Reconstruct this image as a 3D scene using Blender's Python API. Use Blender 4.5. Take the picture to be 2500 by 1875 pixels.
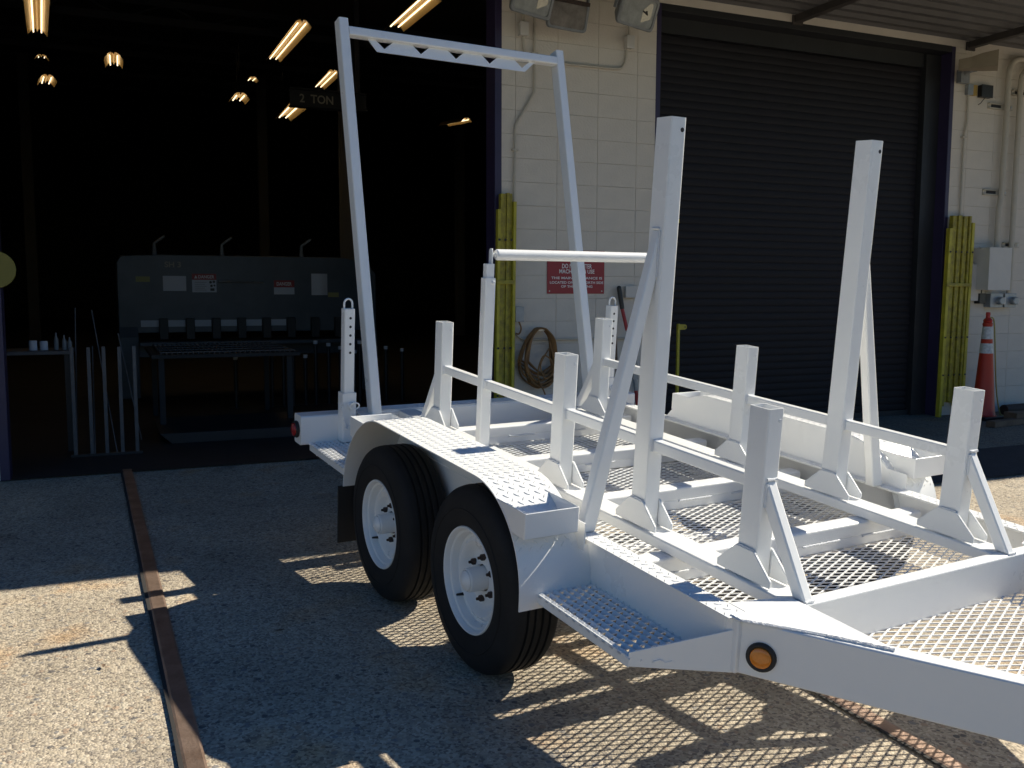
import bpy, bmesh, math, random
from mathutils import Vector, Matrix

random.seed(7)
scn = bpy.context.scene
for o in list(bpy.data.objects):
    bpy.data.objects.remove(o)
COL = scn.collection

# ------------------------------------------------------------------ camera
cd = bpy.data.cameras.new('camera')
cam = bpy.data.objects.new('camera', cd)
COL.objects.link(cam)
cd.sensor_fit = 'HORIZONTAL'
cd.sensor_width = 36.0
cd.lens = 32.639
cd.clip_start = 0.05
cd.clip_end = 500.0
Rc = Matrix(((0.915852, 0.037398, -0.399771), (-0.401508, 0.091704, -0.911253), (0.002581, 0.995084, 0.099003)))
cam.matrix_world = Matrix.Translation((0.0, -7.25155, 1.32073)) @ Rc.to_4x4()
scn.camera = cam

# ------------------------------------------------------------------ sky, sun, exposure
SUN = Vector((0.782, 0.0422, 0.6216)).normalized()
world = bpy.data.worlds.new('World')
scn.world = world
world.use_nodes = True
wn = world.node_tree.nodes
wn.clear()
sky = wn.new('ShaderNodeTexSky')
sky.sky_type = 'NISHITA'
sky.sun_disc = False
sky.sun_elevation = math.asin(SUN.z)
sky.sun_rotation = math.atan2(SUN.x, SUN.y)
sky.air_density = 1.0
sky.dust_density = 0.2
sky.ozone_density = 3.0
bg = wn.new('ShaderNodeBackground')
bg.inputs['Strength'].default_value = 0.056
wo = wn.new('ShaderNodeOutputWorld')
hs = wn.new('ShaderNodeHueSaturation')
hs.inputs['Saturation'].default_value = 1.35
hs.inputs['Hue'].default_value = 0.506
world.node_tree.links.new(sky.outputs[0], hs.inputs['Color'])
world.node_tree.links.new(hs.outputs[0], bg.inputs[0])
world.node_tree.links.new(bg.outputs[0], wo.inputs[0])

sd = bpy.data.lights.new('sun', 'SUN')
sd.energy = 5.0
sd.angle = math.radians(0.53)
sd.color = (1.0, 0.925, 0.77)
sun = bpy.data.objects.new('sun', sd)
COL.objects.link(sun)
sun.rotation_euler = SUN.to_track_quat('Z', 'Y').to_euler()
sun.location = SUN * 40

scn.view_settings.view_transform = 'Standard'
scn.view_settings.look = 'None'
scn.view_settings.exposure = 0.62
scn.view_settings.gamma = 1.0
scn.view_settings.use_curve_mapping = False

S = 0.755          # metres in one trailer unit


def gz(y):
    """height of the yard, which falls away from the building"""
    return 0.0247 * y if y < 0 else 0.0


# ------------------------------------------------------------------ materials
def mat(name, col, rough=0.5, metal=0.0, var=0.0, vscale=6.0, bump=0.0, bscale=60.0, col2=None,
        spec=0.5, coat=0.0, rvar=0.0):
    m = bpy.data.materials.new(name)
    m.use_nodes = True
    nt = m.node_tree
    b = nt.nodes['Principled BSDF']
    b.inputs['Base Color'].default_value = (*col, 1)
    b.inputs['Roughness'].default_value = rough
    b.inputs['Metallic'].default_value = metal
    b.inputs['Specular IOR Level'].default_value = spec
    b.inputs['Coat Weight'].default_value = coat
    b.inputs['Coat Roughness'].default_value = 0.15
    tc = nt.nodes.new('ShaderNodeTexCoord')
    if var > 0 or col2:
        n = nt.nodes.new('ShaderNodeTexNoise')
        n.inputs['Scale'].default_value = vscale
        n.inputs['Detail'].default_value = 6
        n.inputs['Roughness'].default_value = 0.65
        nt.links.new(tc.outputs['Object'], n.inputs['Vector'])
        r = nt.nodes.new('ShaderNodeValToRGB')
        r.color_ramp.elements[0].position = 0.35
        r.color_ramp.elements[1].position = 0.68
        c2 = col2 if col2 else tuple(c * (1 - var) for c in col)
        r.color_ramp.elements[0].color = (*c2, 1)
        r.color_ramp.elements[1].color = (*col, 1)
        nt.links.new(n.outputs['Fac'], r.inputs['Fac'])
        nt.links.new(r.outputs['Color'], b.inputs['Base Color'])
        if rvar > 0:
            mr = nt.nodes.new('ShaderNodeMapRange')
            mr.inputs['To Min'].default_value = rough - rvar
            mr.inputs['To Max'].default_value = rough + rvar
            nt.links.new(n.outputs['Fac'], mr.inputs['Value'])
            nt.links.new(mr.outputs['Result'], b.inputs['Roughness'])
    if bump > 0:
        n2 = nt.nodes.new('ShaderNodeTexNoise')
        n2.inputs['Scale'].default_value = bscale
        n2.inputs['Detail'].default_value = 4
        nt.links.new(tc.outputs['Object'], n2.inputs['Vector'])
        bp = nt.nodes.new('ShaderNodeBump')
        bp.inputs['Strength'].default_value = bump
        bp.inputs['Distance'].default_value = 0.01
        nt.links.new(n2.outputs['Fac'], bp.inputs['Height'])
        nt.links.new(bp.outputs['Normal'], b.inputs['Normal'])
    return m


def emit(name, col, s):
    m = bpy.data.materials.new(name)
    m.use_nodes = True
    b = m.node_tree.nodes['Principled BSDF']
    b.inputs['Base Color'].default_value = (*col, 1)
    b.inputs['Emission Color'].default_value = (*col, 1)
    b.inputs['Emission Strength'].default_value = s
    return m


def aggregate(name, tone=(1, 1, 1), scale=1.0, dark=1.0):
    """exposed-aggregate concrete: pebbles of several colours in a sandy matrix"""
    m = bpy.data.materials.new(name)
    m.use_nodes = True
    nt = m.node_tree
    N, L = nt.nodes, nt.links
    b = N['Principled BSDF']
    b.inputs['Roughness'].default_value = 0.85
    b.inputs['Specular IOR Level'].default_value = 0.25
    tc = N.new('ShaderNodeTexCoord')
    wob = N.new('ShaderNodeTexNoise')
    wob.inputs['Scale'].default_value = 30 * scale
    L.new(tc.outputs['Object'], wob.inputs['Vector'])
    ad = N.new('ShaderNodeVectorMath')
    ad.operation = 'MULTIPLY_ADD'
    ad.inputs[1].default_value = (0.012, 0.012, 0.012)
    L.new(wob.outputs['Color'], ad.inputs[0])
    L.new(tc.outputs['Object'], ad.inputs[2])

    def vor(sc):
        v = N.new('ShaderNodeTexVoronoi')
        v.inputs['Scale'].default_value = sc * scale
        v.inputs['Randomness'].default_value = 1.0
        L.new(ad.outputs[0], v.inputs['Vector'])
        return v

    def ramp(src, pts, interp='LINEAR'):
        r = N.new('ShaderNodeValToRGB')
        r.color_ramp.interpolation = interp
        e = r.color_ramp.elements
        while len(e) < len(pts):
            e.new(0.5)
        for k, (p_, c_) in enumerate(pts):
            e[k].position = p_
            e[k].color = (*[c_[i] * tone[i] for i in range(3)], 1)
        L.new(src, r.inputs['Fac'])
        return r

    big, small = vor(40), vor(105)
    sepb = N.new('ShaderNodeSeparateColor')
    L.new(big.outputs['Color'], sepb.inputs[0])
    seps = N.new('ShaderNodeSeparateColor')
    L.new(small.outputs['Color'], seps.inputs[0])
    peb = ramp(sepb.outputs[0], [(0, (.155, .145, .14)), (.07, (.36, .315, .26)), (.3, (.47, .41, .32)), (.5, (.26, .25, .24)),
                                  (.62, (.40, .31, .235)), (.74, (.52, .47, .38)), (.9, (.30, .27, .23))], 'CONSTANT')
    sand = ramp(seps.outputs[0], [(0, (.24, .21, .175)), (.15, (.40, .35, .275)), (.45, (.49, .425, .335)), (.75, (.56, .495, .40)),
                                  (.92, (.28, .24, .20))], 'CONSTANT')
    # pebbles only where the cell is close to its centre and only some cells
    d = N.new('ShaderNodeMath')
    d.operation = 'LESS_THAN'
    L.new(big.outputs['Distance'], d.inputs[0])
    thr = N.new('ShaderNodeMapRange')
    thr.inputs['To Min'].default_value = 0.12
    thr.inputs['To Max'].default_value = 0.52
    L.new(sepb.outputs[1], thr.inputs['Value'])
    L.new(thr.outputs['Result'], d.inputs[1])
    mix = N.new('ShaderNodeMix')
    mix.data_type = 'RGBA'
    L.new(d.outputs[0], mix.inputs['Factor'])
    L.new(sand.outputs['Color'], mix.inputs['A'])
    L.new(peb.outputs['Color'], mix.inputs['B'])
    # broad wear and stains
    n = N.new('ShaderNodeTexNoise')
    n.inputs['Scale'].default_value = 1.3
    n.inputs['Detail'].default_value = 7
    n.inputs['Roughness'].default_value = 0.62
    L.new(tc.outputs['Object'], n.inputs['Vector'])
    wear = N.new('ShaderNodeValToRGB')
    e = wear.color_ramp.elements
    e[0].position, e[0].color = 0.3, (.72 * dark, .70 * dark, .68 * dark, 1)
    e[1].position, e[1].color = 0.62, (1.05 * dark, 1.03 * dark, 1.0 * dark, 1)
    L.new(n.outputs['Fac'], wear.inputs['Fac'])
    mul = N.new('ShaderNodeMix')
    mul.data_type = 'RGBA'
    mul.blend_type = 'MULTIPLY'
    mul.inputs['Factor'].default_value = 1.0
    L.new(mix.outputs['Result'], mul.inputs['A'])
    L.new(wear.outputs['Color'], mul.inputs['B'])
    n2 = N.new('ShaderNodeTexNoise')
    n2.inputs['Scale'].default_value = 2.6
    n2.inputs['Detail'].default_value = 5
    L.new(tc.outputs['Object'], n2.inputs['Vector'])
    rust = N.new('ShaderNodeMapRange')
    rust.inputs['From Min'].default_value = 0.58
    rust.inputs['From Max'].default_value = 0.76
    rust.inputs['To Max'].default_value = 0.65
    L.new(n2.outputs['Fac'], rust.inputs['Value'])
    mr = N.new('ShaderNodeMix')
    mr.data_type = 'RGBA'
    mr.blend_type = 'MULTIPLY'
    mr.inputs['B'].default_value = (1.0, .70, .42, 1)
    L.new(rust.outputs['Result'], mr.inputs['Factor'])
    L.new(mul.outputs['Result'], mr.inputs['A'])
    n3 = N.new('ShaderNodeTexNoise')
    n3.inputs['Scale'].default_value = 1.9
    n3.inputs['Detail'].default_value = 3
    n3.inputs['Distortion'].default_value = .6
    L.new(tc.outputs['Object'], n3.inputs['Vector'])
    oil = N.new('ShaderNodeMapRange')
    oil.inputs['From Min'].default_value = 0.63
    oil.inputs['From Max'].default_value = 0.74
    oil.inputs['To Max'].default_value = 0.5
    L.new(n3.outputs['Fac'], oil.inputs['Value'])
    mo = N.new('ShaderNodeMix')
    mo.data_type = 'RGBA'
    mo.blend_type = 'MULTIPLY'
    mo.inputs['B'].default_value = (.42, .41, .42, 1)
    L.new(oil.outputs['Result'], mo.inputs['Factor'])
    L.new(mr.outputs['Result'], mo.inputs['A'])
    L.new(mo.outputs['Result'], b.inputs['Base Color'])
    hs = N.new('ShaderNodeMath')
    hs.operation = 'MULTIPLY_ADD'
    hs.inputs[1].default_value = -0.6
    L.new(big.outputs['Distance'], hs.inputs[0])
    hm = N.new('ShaderNodeMath')
    hm.operation = 'MULTIPLY'
    hm.inputs[1].default_value = -0.5
    L.new(small.outputs['Distance'], hm.inputs[0])
    L.new(hm.outputs[0], hs.inputs[2])
    bp = N.new('ShaderNodeBump')
    bp.inputs['Strength'].default_value = 0.75
    bp.inputs['Distance'].default_value = 0.008
    L.new(hs.outputs[0], bp.inputs['Height'])
    L.new(bp.outputs['Normal'], b.inputs['Normal'])
    return m


M = {}
M['white'] = mat('white_enamel', (.835, .84, .835), .28, var=.025, vscale=1.2, bump=.06, bscale=160, rvar=.03)
M['whitemesh'] = mat('white_enamel_on_mesh', (.835, .84, .835), .4)
M['weld'] = mat('painted_weld', (.74, .76, .79), .4, bump=.5, bscale=300)
M['tyre'] = mat('tyre_rubber', (.018, .018, .019), .75, var=.35, vscale=9, bump=.1, bscale=90, spec=.3)
M['rubber'] = mat('black_rubber', (.016, .016, .017), .6, bump=.1)
M['rust'] = mat('rusty_steel', (.06, .035, .025), .75, col2=(.03, .022, .02), vscale=60)
M['amber'] = mat('amber_plastic', (.75, .23, .015), .2, var=.12, vscale=120, coat=.5)
M['red_lens'] = mat('red_plastic', (.32, .012, .012), .25, var=.1, vscale=90, coat=.5)
M['concrete'] = aggregate('exposed_aggregate')
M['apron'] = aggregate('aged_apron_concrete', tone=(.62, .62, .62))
M['darkground'] = mat('added_dark_ground', (.09, .088, .085), .9, var=.3, vscale=3, bump=.5, bscale=120)  # dark ground added out of view to lower light bounced from the yard
M['darkstrip'] = mat('dark_strip_ground', (.045, .045, .05), .85, var=.3, vscale=12, bump=.6, bscale=120)
M['shopfloor'] = mat('dark_shop_floor', (.03, .03, .032), .7, var=.5, vscale=2.2, bump=.1)  # dark floor colour with random mottling
M['railsteel'] = mat('worn_rail_steel', (.56, .41, .33), .48, metal=.85, col2=(.36, .25, .19), vscale=7, bump=.2, bscale=70)
M['crack'] = mat('dirt_filled_joint', (.03, .027, .025), .9)
M['block'] = mat('cream_block_paint', (.71, .645, .56), .75, var=.13, vscale=1.8, bump=.35, bscale=55)
M['mortar'] = mat('cream_mortar_joint', (.68, .615, .535), .85, var=.15, vscale=8)
M['stucco'] = mat('cream_render', (.71, .645, .56), .8, var=.1, vscale=2, bump=.3, bscale=40)
M['slat'] = mat('navy_door_slat', (.0135, .0118, .0165), .7, spec=.35, var=.45, vscale=2.5, rvar=.12)
M['jamb'] = mat('purple_steel_jamb', (.035, .026, .075), .45, var=.2, vscale=4)
M['darksteel'] = mat('dark_steel', (.022, .023, .027), .5, var=.3, vscale=5)
M['dark'] = mat('dark_interior', (.05, .05, .052), .9, var=.3, vscale=1)  # plain near-black, for holes and shop fittings
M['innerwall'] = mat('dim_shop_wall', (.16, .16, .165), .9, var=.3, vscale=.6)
M['deck'] = mat('grey_canopy_deck', (.12, .115, .115), .6, var=.25, vscale=3)
M['bracket'] = mat('canopy_angle_iron', (.07, .06, .055), .65, var=.3, vscale=12)
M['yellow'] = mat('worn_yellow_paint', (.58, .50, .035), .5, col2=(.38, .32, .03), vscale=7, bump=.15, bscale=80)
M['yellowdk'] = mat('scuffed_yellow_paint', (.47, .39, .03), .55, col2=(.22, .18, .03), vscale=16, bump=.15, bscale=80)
M['sign'] = mat('red_sign_face', (.33, .018, .03), .35, var=.06, vscale=5)
M['print'] = mat('white_print', (.86, .83, .81), .5)
M['darkprint'] = mat('dark_print', (.03, .03, .03), .5)
M['housing'] = mat('grey_cast_housing', (.26, .27, .28), .5, var=.25, vscale=9, bump=.1)
M['conduit'] = mat('cream_painted_conduit', (.53, .48, .40), .55, var=.08, vscale=10)
M['cream'] = mat('cream_painted_metal', (.60, .57, .53), .5, var=.06, vscale=6)
M['galv'] = mat('galvanised_box', (.35, .37, .39), .45, metal=.5, var=.2, vscale=20)
M['cord'] = mat('orange_brown_cord', (.34, .17, .05), .6, col2=(.20, .10, .035), vscale=14)
M['horn'] = mat('tan_horn_plastic', (.34, .28, .20), .55, var=.15, vscale=6)
M['cone'] = mat('cone_orange_red', (.50, .035, .02), .45, var=.12, vscale=5)
M['reflect'] = mat('scuffed_reflective_band', (.68, .68, .68), .35, col2=(.42, .42, .42), vscale=35)
M['rope'] = mat('yellow_rope', (.42, .36, .10), .8, var=.3, vscale=60)
M['black'] = mat('black_plastic', (.015, .015, .016), .4)
M['redpaint'] = mat('red_paint', (.38, .025, .03), .4)
M['disc'] = mat('dull_yellow_disc', (.20, .17, .03), .6)
M['strobe'] = mat('amber_box_plastic', (.42, .27, .06), .45)
M['glassy'] = mat('prismatic_lens', (.34, .35, .33), .12, var=.3, vscale=14, coat=.6)
M['reflector'] = mat('lamp_reflector', (.66, .62, .50), .25, metal=.7)
M['lampdirt'] = mat('weathered_lens', (.24, .21, .18), .3, col2=(.11, .09, .075), vscale=9, coat=.3)
M['machine'] = mat('grey_blue_machine_paint', (.085, .105, .13), .45, var=.3, vscale=3)
M['paper'] = mat('white_card', (.62, .63, .68), .6)
M['redlabel'] = mat('red_label', (.35, .03, .03), .5)
M['yellowlabel'] = mat('faded_yellow_label', (.34, .32, .12), .6)
M['tube'] = emit('fluorescent_tube', (1.0, .82, .50), 1.5)
M['shade'] = mat('lamp_shade_enamel', (.62, .42, .17), .45)
M['bar'] = mat('dull_steel_bar', (.13, .13, .14), .5, metal=.3, var=.3, vscale=12)
M['pale'] = mat('bare_steel', (.42, .43, .45), .35, metal=.6, var=.2, vscale=12)
M['faint'] = mat('faded_letter_paint', (.40, .36, .28), .7)
M['hook'] = mat('plated_steel', (.5, .5, .5), .3, metal=.8)
M['wood'] = mat('weathered_timber', (.20, .13, .085), .8, col2=(.11, .075, .05), vscale=9)
M['green'] = mat('green_paint', (.10, .30, .10), .5)


# ------------------------------------------------------------------ mesh builder
class MB:
    def __init__(s, scale=1.0):
        s.v, s.f, s.k = [], [], scale

    def add(s, vs, fs):
        o = len(s.v)
        s.v += [tuple(c * s.k for c in v) for v in vs]
        s.f += [tuple(i + o for i in f) for f in fs]

    def box(s, x0, x1, y0, y1, z0, z1):
        s.add([(x0, y0, z0), (x1, y0, z0), (x1, y1, z0), (x0, y1, z0), (x0, y0, z1), (x1, y0, z1), (x1, y1, z1), (x0, y1, z1)],
              [(3, 2, 1, 0), (4, 5, 6, 7), (0, 1, 5, 4), (1, 2, 6, 5), (2, 3, 7, 6), (3, 0, 4, 7)])

    def prism(s, poly, a, b):
        """poly: list of 3-d points (one end), moved by vector b-a for the other end"""
        d = Vector(b) - Vector(a)
        n = len(poly)
        vs = [tuple(Vector(p)) for p in poly] + [tuple(Vector(p) + d) for p in poly]
        s.add(vs, [tuple(range(n))[::-1], tuple(range(n, 2 * n))] + [(i, (i + 1) % n, n + (i + 1) % n, n + i) for i in range(n)])

    def plate(s, poly2, axis, c0, c1):
        """2-d polygon extruded along an axis"""
        def P(p, c):
            return (c, p[0], p[1]) if axis == 'x' else (p[0], c, p[1]) if axis == 'y' else (p[0], p[1], c)
        n = len(poly2)
        s.add([P(p, c0) for p in poly2] + [P(p, c1) for p in poly2],
              [tuple(range(n))[::-1], tuple(range(n, 2 * n))] + [(i, (i + 1) % n, n + (i + 1) % n, n + i) for i in range(n)])

    def rtube(s, p0, p1, side, w, h, rad=0.012, wall=None, cap0=True, cap1=True, depth=None):
        """rectangular tube with rounded corners; w along side, h along the third axis.
        wall: open (hollow) end at p1"""
        p0, p1 = Vector(p0), Vector(p1)
        ax = (p1 - p0).normalized()
        sd_ = Vector(side)
        sd_ = (sd_ - ax * sd_.dot(ax)).normalized()
        th = ax.cross(sd_)

        def ring(w_, h_, r_):
            out = []
            for cx, cy, a0 in ((1, 1, 0), (-1, 1, 90), (-1, -1, 180), (1, -1, 270)):
                for k in range(4):
                    a = math.radians(a0 + 30 * k)
                    out.append((cx * (w_ / 2 - r_) + r_ * math.cos(a), cy * (h_ / 2 - r_) + r_ * math.sin(a)))
            return out
        R_ = ring(w, h, rad)
        n = len(R_)
        rings = [[p0 + sd_ * a + th * b for a, b in R_], [p1 + sd_ * a + th * b for a, b in R_]]
        fs = [(i, (i + 1) % n, n + (i + 1) % n, n + i) for i in range(n)]
        vs = [tuple(q) for r in rings for q in r]
        if cap0:
            fs.append(tuple(range(n))[::-1])
        if wall is None:
            if cap1:
                fs.append(tuple(range(n, 2 * n)))
        else:
            I_ = ring(w - 2 * wall, h - 2 * wall, max(rad - wall, .002))
            dp = depth or 0.3
            q = p1 - ax * dp
            vs += [tuple(p1 + sd_ * a + th * b) for a, b in I_] + [tuple(q + sd_ * a + th * b) for a, b in I_]
            for i in range(n):
                j = (i + 1) % n
                fs.append((n + i, n + j, 2 * n + j, 2 * n + i))
                fs.append((2 * n + i, 2 * n + j, 3 * n + j, 3 * n + i))
            fs.append(tuple(range(3 * n, 4 * n)))
        s.add(vs, fs)

    def tube(s, pts, r, n=10, cap=True):
        pts = [Vector(p) for p in pts]
        t0 = (pts[1] - pts[0]).normalized()
        a = t0.orthogonal().normalized()
        vs, fs = [], []
        for i, p in enumerate(pts):
            if i == 0:
                t = t0
            elif i == len(pts) - 1:
                t = (pts[i] - pts[i - 1]).normalized()
            else:
                t = ((pts[i + 1] - p).normalized() + (p - pts[i - 1]).normalized()).normalized()
            a = (a - t * a.dot(t)).normalized()
            b = t.cross(a)
            rr = r[i] if isinstance(r, (list, tuple)) else r
            for k in range(n):
                w = 2 * math.pi * k / n
                vs.append(tuple(p + a * rr * math.cos(w) + b * rr * math.sin(w)))
        for i in range(len(pts) - 1):
            for k in range(n):
                k2 = (k + 1) % n
                fs.append((i * n + k, i * n + k2, (i + 1) * n + k2, (i + 1) * n + k))
        if cap:
            fs.append(tuple(range(n))[::-1])
            fs.append(tuple(range((len(pts) - 1) * n, len(pts) * n)))
        s.add(vs, fs)

    def lathe(s, prof, c, axis='y', n=48, close=False):
        """prof: (radius, along-axis) pairs"""
        c = Vector(c)
        vs, fs = [], []
        for r, h in prof:
            for k in range(n):
                w = 2 * math.pi * k / n
                if axis == 'y':
                    d = (r * math.cos(w), h, r * math.sin(w))
                elif axis == 'z':
                    d = (r * math.cos(w), r * math.sin(w), h)
                else:
                    d = (h, r * math.cos(w), r * math.sin(w))
                vs.append(tuple(c + Vector(d)))
        m_ = len(prof)
        for i in range(m_ - 1 + (1 if close else 0)):
            i2 = (i + 1) % m_
            for k in range(n):
                k2 = (k + 1) % n
                fs.append((i * n + k, i * n + k2, i2 * n + k2, i2 * n + k))
        s.add(vs, fs)

    def disc(s, c, nrm, r, n=20, depth=0.0):
        c, nrm = Vector(c), Vector(nrm).normalized()
        a = nrm.orthogonal().normalized()
        b = nrm.cross(a)
        ring = [c + a * r * math.cos(2 * math.pi * k / n) + b * r * math.sin(2 * math.pi * k / n) for k in range(n)]
        if depth:
            s.prism([tuple(q) for q in ring], (0, 0, 0), tuple(nrm * depth))
        else:
            s.add([tuple(q) for q in ring], [tuple(range(n))])

    def sphere(s, c, r, n=8, m=5, sq=(1, 1, 1)):
        vs = [(c[0], c[1], c[2] - r * sq[2])]
        for i in range(1, m):
            a = -math.pi / 2 + math.pi * i / m
            for k in range(n):
                w = 2 * math.pi * k / n
                vs.append((c[0] + r * sq[0] * math.cos(a) * math.cos(w), c[1] + r * sq[1] * math.cos(a) * math.sin(w), c[2] + r * sq[2] * math.sin(a)))
        vs.append((c[0], c[1], c[2] + r * sq[2]))
        fs = [(0, 1 + (k + 1) % n, 1 + k) for k in range(n)]
        for i in range(m - 2):
            for k in range(n):
                fs.append((1 + i * n + k, 1 + i * n + (k + 1) % n, 1 + (i + 1) * n + (k + 1) % n, 1 + (i + 1) * n + k))
        t = len(vs) - 1
        fs += [(t, 1 + (m - 2) * n + k, 1 + (m - 2) * n + (k + 1) % n) for k in range(n)]
        s.add(vs, fs)

    def bead(s, p0, p1, r, step=None):
        """a weld bead: short overlapping blobs along a line"""
        p0, p1 = Vector(p0), Vector(p1)
        L = (p1 - p0).length
        n = max(2, int(L / (step or r * 1.1)))
        pts, rr = [], []
        for i in range(n + 1):
            j = Vector([random.uniform(-.12, .12) * r for _ in range(3)])
            pts.append(p0.lerp(p1, i / n) + j)
            rr.append(r * random.uniform(.75, 1.15))
        s.tube(pts, rr, 6)

    def build(s, name, m, parent=None, smooth=True, bevel=0.0, ang=40, wn=False):
        me = bpy.data.meshes.new(name)
        me.from_pydata(s.v, [], s.f)
        me.update()
        bm = bmesh.new()
        bm.from_mesh(me)
        bmesh.ops.recalc_face_normals(bm, faces=bm.faces)
        bm.to_mesh(me)
        bm.free()
        me.materials.append(M[m] if isinstance(m, str) else m)
        if smooth:
            me.shade_smooth()
            me.set_sharp_from_angle(angle=math.radians(ang))
        o = bpy.data.objects.new(name, me)
        COL.objects.link(o)
        if parent:
            o.parent = parent
        if bevel:
            bv = o.modifiers.new('edge', 'BEVEL')
            bv.width = bevel
            bv.segments = 2
            bv.limit_method = 'ANGLE'
            bv.angle_limit = math.radians(50)
        if wn:
            w_ = o.modifiers.new('normals', 'WEIGHTED_NORMAL')
            w_.keep_sharp = True
            w_.weight = 80
        return o


def tag(o, label=None, cat=None, group=None, kind=None):
    if label:
        o['label'] = label
    if cat:
        o['category'] = cat
    if group:
        o['group'] = group
    if kind:
        o['kind'] = kind
    return o


def thing(name, label, cat, loc=(0, 0, 0), rotz=0.0, group=None):
    o = bpy.data.objects.new(name, None)
    o.empty_display_size = 0.1
    COL.objects.link(o)
    o.location = loc
    o.rotation_euler = (0, 0, rotz)
    return tag(o, label, cat, group)


def copy_tree(o, parent=None):
    c = o.copy()
    COL.objects.link(c)
    c.parent = parent
    for ch in [q for q in bpy.data.objects if q.parent == o]:
        copy_tree(ch, c)
    return c


def text_mesh(name, txt, m, parent, x, y, z, width, height, depth=0.0015, rot=None):
    """flat lettering on a wall that faces -Y; (x, z) is the middle of the text"""
    cu = bpy.data.curves.new(name, 'FONT')
    cu.body = txt
    cu.align_x = 'CENTER'
    cu.align_y = 'CENTER'
    cu.extrude = 0.0
    cu.offset = 0.018
    cu.resolution_u = 3
    ob = bpy.data.objects.new(name + '_tmp', cu)
    COL.objects.link(ob)
    bpy.context.view_layer.update()
    me = bpy.data.meshes.new_from_object(ob.evaluated_get(bpy.context.evaluated_depsgraph_get()))
    bpy.data.objects.remove(ob)
    bpy.data.curves.remove(cu)
    xs = [v.co.x for v in me.vertices]
    ys = [v.co.y for v in me.vertices]
    w, h = max(xs) - min(xs), max(ys) - min(ys)
    cx, cy = (max(xs) + min(xs)) / 2, (max(ys) + min(ys)) / 2
    for v in me.vertices:
        v.co = Vector(((v.co.x - cx) / w * width, 0.0, (v.co.y - cy) / h * height))
    me.name = name
    me.materials.clear()
    me.materials.append(M[m])
    o = bpy.data.objects.new(name, me)
    COL.objects.link(o)
    o.location = (x, y, z)
    if parent:
        o.parent = parent
    return o


# ================================================================== THE SETTING
def sheet(name, pts, m, kind='structure'):
    b = MB()
    b.add(pts, [tuple(range(len(pts)))])
    o = b.build(name, m, smooth=False)
    o['kind'] = kind
    return o


sheet('ground', [(-45, -70, gz(-70)), (60, -70, gz(-70)), (60, 0.25, 0), (-45, 0.25, 0)], 'concrete')
sheet('unseen_dark_ground', [(-45, -70, gz(-70) + .004), (60, -70, gz(-70) + .004), (60, -7.0, gz(-7.0) + .004), (-45, -7.0, gz(-7.0) + .004)], 'darkground')  # added behind the camera to cut light bounced onto front faces
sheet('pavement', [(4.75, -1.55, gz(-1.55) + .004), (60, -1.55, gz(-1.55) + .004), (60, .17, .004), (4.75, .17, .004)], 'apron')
sheet('ground_strip', [(4.75, -2.41, gz(-2.41) + .004), (60, -2.41, gz(-2.41) + .004), (60, -1.55, gz(-1.55) + .0042), (4.75, -1.55, gz(-1.55) + .0042)], 'darkstrip')  # plain darker strip between apron and open concrete
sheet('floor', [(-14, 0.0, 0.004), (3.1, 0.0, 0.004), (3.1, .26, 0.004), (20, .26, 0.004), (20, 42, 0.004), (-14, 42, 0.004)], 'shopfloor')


def ground_rail(x0, sl, w, jl):
    """an old steel rail let into the concrete, with an open joint along one side"""
    b = MB()
    j = MB()
    ys = [0.1 - k * 0.25 for k in range(46)]
    jit = [random.uniform(-.0025, .0025) for _ in ys]
    for k in range(len(ys) - 1):
        ya, yb = ys[k], ys[k + 1]
        za, zb = gz(ya), gz(yb)
        xa, xb = x0 + sl * ya, x0 + sl * yb
        b.add([(xa, ya, za + .004), (xa + .008, ya, za + .007), (xa + w - .008, ya, za + .007), (xa + w, ya, za + .004),
               (xb, yb, zb + .004), (xb + .008, yb, zb + .007), (xb + w - .008, yb, zb + .007), (xb + w, yb, zb + .004)],
              [(0, 4, 5, 1), (1, 5, 6, 2), (2, 6, 7, 3)])
        j.add([(xa - jl + jit[k], ya, za + .004), (xa + .006, ya, za + .004), (xb + .006, yb, zb + .004), (xb - jl + jit[k + 1], yb, zb + .004)], [(0, 1, 2, 3)])
    r = b.build('rail_track', 'railsteel', smooth=False)
    r['kind'] = 'structure'
    q = j.build('pavement_joint', 'crack', smooth=False)
    q['kind'] = 'structure'


ground_rail(0.083, -0.0195, 0.066, 0.014)
ground_rail(2.205, -0.0215, 0.062, 0.016)

# ------------------------------------------------------------------ the workshop
shop = thing('workshop_building', 'cream block workshop with one open bay and one closed dark roller door', 'building', (0, 0, 0))


def sp(b, name, m, **k):
    o = b.build(name, m, None, **k)
    o.parent = shop
    return o


D1 = (-0.70, 3.079)
D2 = (4.572, 8.20)
HD = 3.862
b = MB()
for x0, x1 in ((-14, D1[0]), (D1[1], D2[0]), (D2[1], 20)):
    b.box(x0, x1, .006, .2, 0, HD)
core = sp(b, 'wall', 'mortar', smooth=False)
b = MB()
b.box(-14, 20, .0, .2, HD, 5.6)
sp(b, 'lintel_wall', 'stucco', smooth=False)
b = MB()
b.box(-14, D1[0], .0, .004, 0, HD)
sp(b, 'wall_face', 'stucco', smooth=False)

# painted concrete blocks, one object each, sharing mesh data by width
BH = 0.1957
block_mesh = {}


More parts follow.
